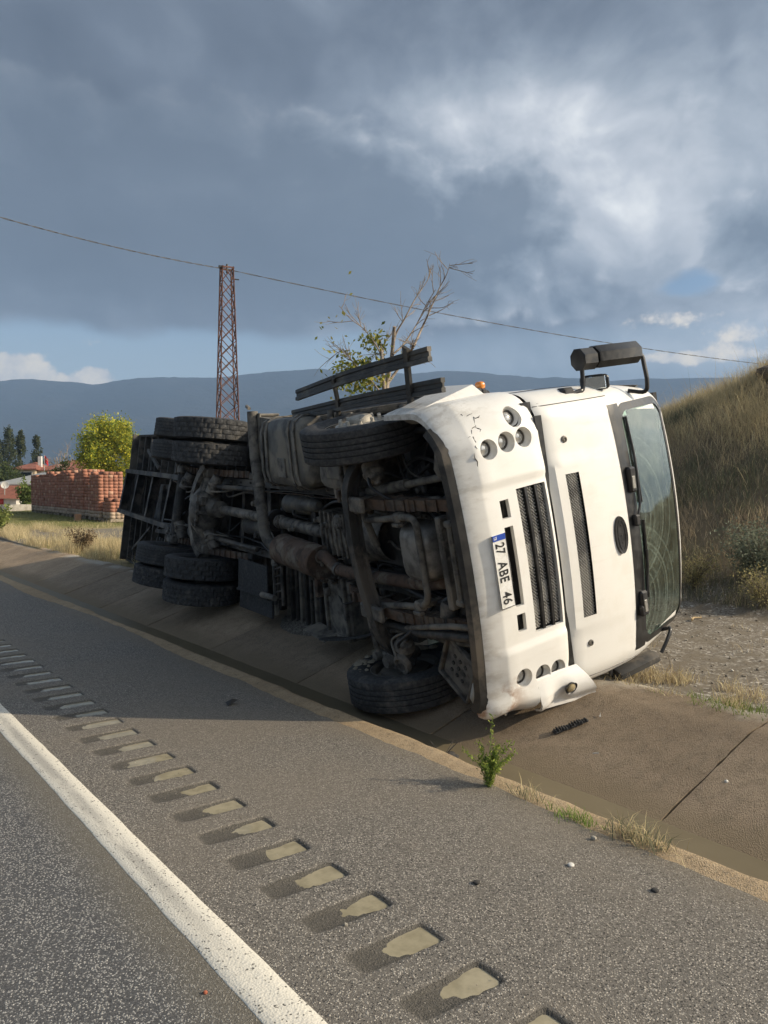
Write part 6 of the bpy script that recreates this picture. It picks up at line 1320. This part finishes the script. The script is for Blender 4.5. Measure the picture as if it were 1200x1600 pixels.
G = np.array([[(.04 + .40 * a + 0, .06 * math.sin(a * 7 + b), 4.9 - .85 * b - .4 * a * a) for a in np.linspace(0, 1, 9)] for b in np.linspace(0, 1, 6)]); m_ = MB(); m_.grid(G); fl = link('cloth', m_.mesh('cloth', None, 60), simple('flag_red', (.55, .02, .03), None, .7, bs=0), t); fl.rotation_euler = (0, 0, RZ)
# ---- lattice tower and cable
M_TOWER = simple('rusty_lattice_steel', (.15, .07, .05), (.08, .048, .038), .8, .2, 2.5, c3=(.22, .115, .08), s3=1.2, bs=.2)
def tower():
    dep = 40.0; x, y, _ = at(357, 760, dep); t = thing('lattice_tower', (x, y, .3), 'rusty steel lattice power tower behind the truck tail', 'tower'); t.rotation_euler = (0, 0, RZ + R(24)); H = 12.25
    hw = lambda z: .58 - .31 * z / H; cor = [(-1, -1), (1, -1), (1, 1), (-1, 1)]; Ls = [(-.035, -.035), (.035, -.035), (.035, -.027), (-.027, -.027), (-.027, .035), (-.035, .035)]
    for sx, sy in cor:
        m = MB(); m.sweep([(sx * hw(z), sy * hw(z), z) for z in (-.3, H)], Ls, up=(1, .3, 0)); link('leg', m.mesh('leg', None, 20), M_TOWER, t)
    lv = [0.]; 
    while lv[-1] < H - .4: lv.append(lv[-1] + .95 - .022 * lv[-1])
    lv[-1] = H
    for k, (a, b) in enumerate(zip(lv[:-1], lv[1:])):
        for q in range(4):
            (ax_, ay), (bx_, by) = cor[q], cor[(q + 1) % 4]
            for (z0, z1) in ((a, b), (b, a)):
                m = MB(); m.sweep([(ax_ * hw(z0), ay * hw(z0), z0), (bx_ * hw(z1), by * hw(z1), z1)], [(-.02, -.02), (.02, -.02), (.02, -.014), (-.014, -.014), (-.014, .02), (-.02, .02)]); link('brace', m.mesh('brace', None, 20), M_TOWER, t)
    for z in (3.8, H - .05):
        for q in range(4):
            (ax_, ay), (bx_, by) = cor[q], cor[(q + 1) % 4]; m = MB(); m.sweep([(ax_ * hw(z), ay * hw(z), z), (bx_ * hw(z), by * hw(z), z)], RECT(.03, .03)); link('strut', m.mesh('strut', None, 20), M_TOWER, t)
    m = MB(); m.tube([(0, 0, H - .3), (0, 0, H + .15)], .05, 8); m.cbox((-.3, 0, H), (.25, .1, .12), .02); m.cbox((.45, 0, H - .55), (.3, .06, .06), .01); link('insulator', m.mesh('insulator'), M_DARK, t)
    M_CAB = simple('cable_sheath', (.05, .05, .052), (.12, .12, .12), .6, 0, 3, bs=0)
    P0 = np.array(at(357, 424, dep)); A = np.array(at(-380, 220, 26)); B = np.array(at(1500, 590, 80))
    pts = []
    for a, b, s in ((A, P0, .45), (P0, B, 1.3)):
        for q in np.linspace(0, 1, 180): pts.append(a + (b - a) * q + np.array([0, 0, -s * 4 * q * (1 - q)]))
    pts = np.array(pts); m = MB(); n = len(pts); tw = np.arange(n) * 2.1
    pts2 = subdiv(pts, .22)
    for ph in (0, math.pi):
        a = np.arange(len(pts2)) * .55 + ph; m.tube(pts2 + np.stack([np.zeros(len(a)), np.cos(a) * .018, np.sin(a) * .018], 1), .014, 5)
    c = link('overhead_cable', m.mesh('overhead_cable', None, 60), M_CAB); tag(c, 'twisted black overhead cable slung across the sky from the lattice tower', 'cable')
tower()
# ---- small things by the road
def weed():
    x, y = 3.18, 3.22; t = thing('roadside_weed', (x, y, 0), 'green leafy weed growing out of the kerb joint', 'weed'); m = MB(); cs = []; rnd = np.random.default_rng(9)
    for i in range(24):
        a = rnd.uniform(0, 6.28); L_ = rnd.uniform(.12, .29) if i else .40; d = rnd.uniform(.03, .15) if i else .02; tip = np.array([math.cos(a) * d, math.sin(a) * d, L_]); P = spline([(0, 0, -.02), tip * [.35, .35, .55], tip], 6); m.tube(P, [.004, .0026, .001], 5)
        for p in P[2:]:
            for k in range(7): cs.append(p + rnd.normal(0, .009, 3))
    link('stem', m.mesh('stem', None, 60), simple('weed_stem', (.16, .20, .06), None, .7, bs=0), t); cs = np.array(cs); V, F, c = leaves(cs, .0048, palette(len(cs), [(.17, .24, .045), (.24, .31, .06), (.12, .18, .035), (.34, .37, .09)], .25), 2.4); link('leaves', fast_mesh('leaves', V, F, c), M_VEG, t)
weed()
def tuft(x, y, label, n, r, hs, cols, z=0.0):
    b = np.stack([x + rng.normal(0, r, n), y + rng.normal(0, r * 2.2, n), np.full(n, z)], 1); V, F, c = blades(b, rng.uniform(*hs, n), 1.3, rng.uniform(.0012, .0028, n), palette(n, cols)); o = link('grass_tuft', fast_mesh('grass_tuft', V, F, c), M_VEG); tag(o, label, 'grass', 'grass tufts along the kerb', 'stuff')
tuft(3.22, 2.62, 'small fresh green tuft on the kerb right of the weed', 170, .03, (.02, .06), [(.16, .24, .05), (.2, .3, .06)]); tuft(3.26, 2.28, 'flattened straw coloured tuft lying on the kerb', 260, .04, (.04, .13), STRAW + GREENISH); tuft(3.24, 2.95, 'thin drying tuft on the kerb just right of the weed', 70, .035, (.04, .12), GREENISH + STRAW)
M_STONE = simple('loose_stone', (.40, .37, .31), (.26, .24, .20), .9, 0, 20, bs=.3, bd=.003); M_STONE_W = simple('white_stone', (.66, .64, .60), (.5, .48, .44), .85, 0, 20, bs=.3, bd=.003); M_STONE_D = simple('dark_stone', (.06, .055, .05), (.03, .03, .03), .9, 0, 20, bs=.3, bd=.003)
M_STONE_D2 = simple('bank_rock', (.16, .13, .10), (.09, .075, .06), .95, 0, 5, bs=.6, bd=.03)
def rock_mesh(seed, n=7):
    r0 = np.random.default_rng(seed); m = blobbox((-1, -1, -1), (1, 1, 1), 2.6, n); V = np.array(m.v); V *= 1 + .22 * np.sin(V @ r0.normal(0, 2, (3, 1)) + r0.uniform(0, 6)) ; V *= r0.uniform(.6, 1.1, 3); m.v = [tuple(p) for p in V]; return m.mesh('rock', None, 40)
ROCKS = [rock_mesh(i) for i in range(4)]
def stone(x, y, z, s, mat, label, group='loose stones on the road and in the ditch'):
    o = link('stone', ROCKS[random.randrange(4)], mat); 
    if not o.material_slots: o.data.materials.append(mat)
    o.material_slots[0].link = 'OBJECT'; o.material_slots[0].material = mat; o.location = (x, y, z + s * .4); o.scale = (s, s * random.uniform(.7, 1.1), s * .6); o.rotation_euler = (0, 0, random.uniform(0, 6)); tag(o, label, 'stone', group)
stone(2.80, 2.31, 0, .016, M_STONE_W, 'small white stone on the asphalt near the kerb'); stone(3.1, 2.42, 0, .018, M_STONE, 'pale flat stone at the asphalt edge beside the straw tuft'); stone(4.45, 2.52, -.06, .019, M_STONE_W, 'bright white stone on the concrete slope near the right edge'); stone(1.72, 2.52, 0, .010, M_STONE, 'tan pebble on the shoulder beside the white line rumble groove'); stone(1.11, 2.46, 0, .010, simple('brick_chip', (.42, .13, .07), None, .9, bs=0), 'tiny red brick chip just left of the white line')
stone(2.35, 2.45, 0, .014, M_STONE_D, 'small black lump on the shoulder between rumble strip and kerb'); stone(2.9, 1.95, 0, .016, M_STONE_D, 'dark pebble on the asphalt near the right edge')
def pebbles():
    """grit: too many and too small to count"""
    n = 5200; x = np.concatenate([rng.uniform(1.4, 3.15, 700), rng.uniform(5.25, 9.3, 3400), rng.uniform(5.0, 5.9, 1100)]); y = np.concatenate([rng.uniform(1.2, 9, 700), rng.uniform(.5, 10, 3400), rng.uniform(6.3, 9.5, 1100)])
    z = np.where(x < 3.2, 0, zg(x, y)); s = np.concatenate([rng.uniform(.002, .0055, 700), .006 + .016 * rng.random(3400) ** 3, rng.uniform(.006, .022, 1100)])
    oc = np.array([[1, 0, 0], [0, 1, 0], [-1, 0, 0], [0, -1, 0], [0, 0, .7], [0, 0, -.5]]); of = np.array([(0, 1, 4), (1, 2, 4), (2, 3, 4), (3, 0, 4), (1, 0, 5), (2, 1, 5), (3, 2, 5), (0, 3, 5)])
    V = (oc[None] * s[:, None, None] * rng.uniform(.6, 1.2, (n, 6, 1)) + np.stack([x, y, z + s * .3], 1)[:, None]).reshape(-1, 3); F = (np.arange(n)[:, None, None] * 6 + of[None]).reshape(-1, 3)
    c = palette(n, [(.30, .27, .22), (.42, .39, .33), (.20, .18, .15), (.14, .12, .10), (.5, .47, .42)], .2); m = veg_mat('grit', .9, 0.0); o = link('loose_grit', fast_mesh('loose_grit', V, F, np.repeat(c, 6, 0)), m); tag(o, 'loose gravel and grit scattered over shoulder and ground behind the ditch', 'gravel', kind='stuff')
pebbles()
for i, (x, y, s) in enumerate([(14.9, 7.6, .30), (14.5, 7.3, .2), (15.4, 7.5, .26)]):
    stone(x, y, float(zg(x, y)), s, M_STONE_D2, ('largest brown rock on the skyline of the bank', 'smaller brown rock left of the largest on the skyline of the bank', 'brown rock right of the largest on the skyline of the bank')[i], 'rocks on top of the bank')
# gravel heap pushed up on the crest under the tank
def heap():
    xs = np.linspace(4.65, 6.0, 40); ys = np.linspace(6.6, 9.0, 60); X, Y = np.meshgrid(xs, ys, indexing='ij'); u = ((X - 5.25) / .62) ** 2 + ((Y - 7.9) / 1.05) ** 2
    Z = -.02 + .30 * np.clip(1 - u, 0, 1) ** .8 + .03 * fbm2(X * 5, Y * 5, 71) + .012 * fbm2(X * 22, Y * 22, 72) - .5 * np.clip(u - .95, 0, 1); m = MB(); m.grid(np.stack([X, Y, Z], -1)); o = link('gravel_heap', m.mesh('gravel_heap', None, 180), simple('heap_gravel', (.085, .075, .062), (.20, .18, .15), .95, 0, 40, lo=.45, hi=.6, bs=1, bd=.02, bscale=55)); tag(o, 'gravel pushed up on the ditch edge under the overturned truck', 'gravel', kind='stuff')
heap()
# debris
mb = MB(); 
for i in range(13): mb.cbox((-.12 + i * .02, .0, .028 + .006 * math.sin(i)), (.011, .055 + .012 * math.sin(i * 2.1), .02), .003)
mb.cbox((0, .012, .016), (.27, .055, .018), .006)
o = link('rubber_fragment', mb.mesh('rubber_fragment', None, 30), M_RUB, None, (4.50, 3.72, -.035)); o.rotation_euler = (R(0), R(-18), R(-28)); tag(o, 'black ribbed rubber fragment lying on the concrete slope below the bumper', 'debris')
o = link('plastic_shard', MB().add([(0, 0, .002), (.10, .02, .03), (.06, .07, .004), (.0, .05, .02), (.05, .03, .045)], [(0, 1, 4), (1, 2, 4), (2, 3, 4), (3, 0, 4), (0, 3, 2, 1)]).mesh('plastic_shard', None, 10), M_TRIM, None, (2.74, 5.62, .001)); tag(o, 'black plastic shard lying on the shaded asphalt', 'debris')
m = MB(); rnd = np.random.default_rng(5)
for i in range(9): b2 = blobbox((-.04, -.03, 0), (.04, .03, .05), 2.5, 6); V = np.array(b2.v) * rnd.uniform(.5, 1.2) + [rnd.normal(0, .05), rnd.normal(0, .04), 0]; m.add(V, b2.f)
for i in range(7): a = rnd.uniform(0, 6.28); m.tube([(0, 0, .02), (math.cos(a) * .1, math.sin(a) * .1, rnd.uniform(.03, .14))], .003, 4)
o = link('mud_clod', m.mesh('mud_clod', None, 60), M_STONE_D, None, (3.72, 4.22, -.235)); tag(o, 'dark muddy clod with twigs lying in the ditch water', 'debris')
G = np.array([[(.16 * a + .02 * math.sin(b * 5), .02 * math.sin(a * 6 + b * 3), .15 * b - .05 * a) for a in np.linspace(0, 1, 9)] for b in np.linspace(0, 1, 9)]); m = MB(); m.grid(G); H2 = G.copy(); H2[..., 1] += .006; m.grid(H2)
o = link('white_plastic_scrap', m.mesh('white_plastic_scrap', None, 40), simple('scrap_white', (.74, .73, .70), (.6, .58, .54), .5, 0, 9, bs=.3, bd=.004), None, (4.92, 3.98, .12)); o.rotation_euler = (R(-20), R(25), R(20)); tag(o, 'crumpled white plastic scrap beside the broken bumper corner', 'debris')
m = MB(); m.tube(spline([(0, 0, .02), (.12, .05, .03), (.25, .04, .02), (.34, .1, .03)], 5), [.014, .01, .004], 6); o = link('dry_stick', m.mesh('dry_stick'), simple('stick_bark', (.40, .30, .17), None, .9, bs=0), None, (8.4, 5.2, float(zg(8.4, 5.2)))); tag(o, 'short dry stick lying on the gravel before the bank', 'stick')
for (x, y, z, q, lab) in ((4.72, 3.62, .045, .030, 'tiny white paint shard on the slope right below the broken corner'), (4.30, 3.35, -.09, .024, 'small white plastic shard lower on the concrete slope'), (4.05, 5.2, -.17, .026, 'white plastic chip on the slope beside the lower front wheel')):
    a = rng.uniform(0, 6.28, 5); a.sort(); V = [(q * math.cos(t) * rng.uniform(.6, 1.2), q * math.sin(t) * rng.uniform(.6, 1.2), .004) for t in a]; V2 = [(u, v, .009 + .3 * u) for u, v, w in V]
    o = link('paint_shard', MB().add(V + V2, [(4, 3, 2, 1, 0), (5, 6, 7, 8, 9)] + [(i, (i + 1) % 5, 5 + (i + 1) % 5, 5 + i) for i in range(5)]).mesh('paint_shard', None, 10), M_STONE_W, None, (x, y, z)); o.rotation_euler = (0, R(-16), 0); tag(o, lab, 'debris', 'broken bits of the truck')
# ---- haze: the air between here and the mountains
def haze():
    m = bpy.data.materials.new('haze'); m.use_nodes = True; t = NT(m.node_tree); t.n.remove(t.n['Principled BSDF']); v = t.n.new('ShaderNodeVolumePrincipled'); v.inputs['Color'].default_value = (.38, .58, .92, 1); v.inputs['Density'].default_value = HAZE_D; v.inputs['Anisotropy'].default_value = 0.0
    t.l.new(v.outputs[0], t.n['Material Output'].inputs['Volume']); o = link('haze', MB().box((-7000, -5000, -8), (7000, 7000, 480)).mesh('haze', None, None), m); o['kind'] = 'stuff'; o['label'] = 'thin blue haze in the air before the mountains'; o['category'] = 'haze'; o.visible_shadow = True
HAZE_D = 2.7e-4
haze()
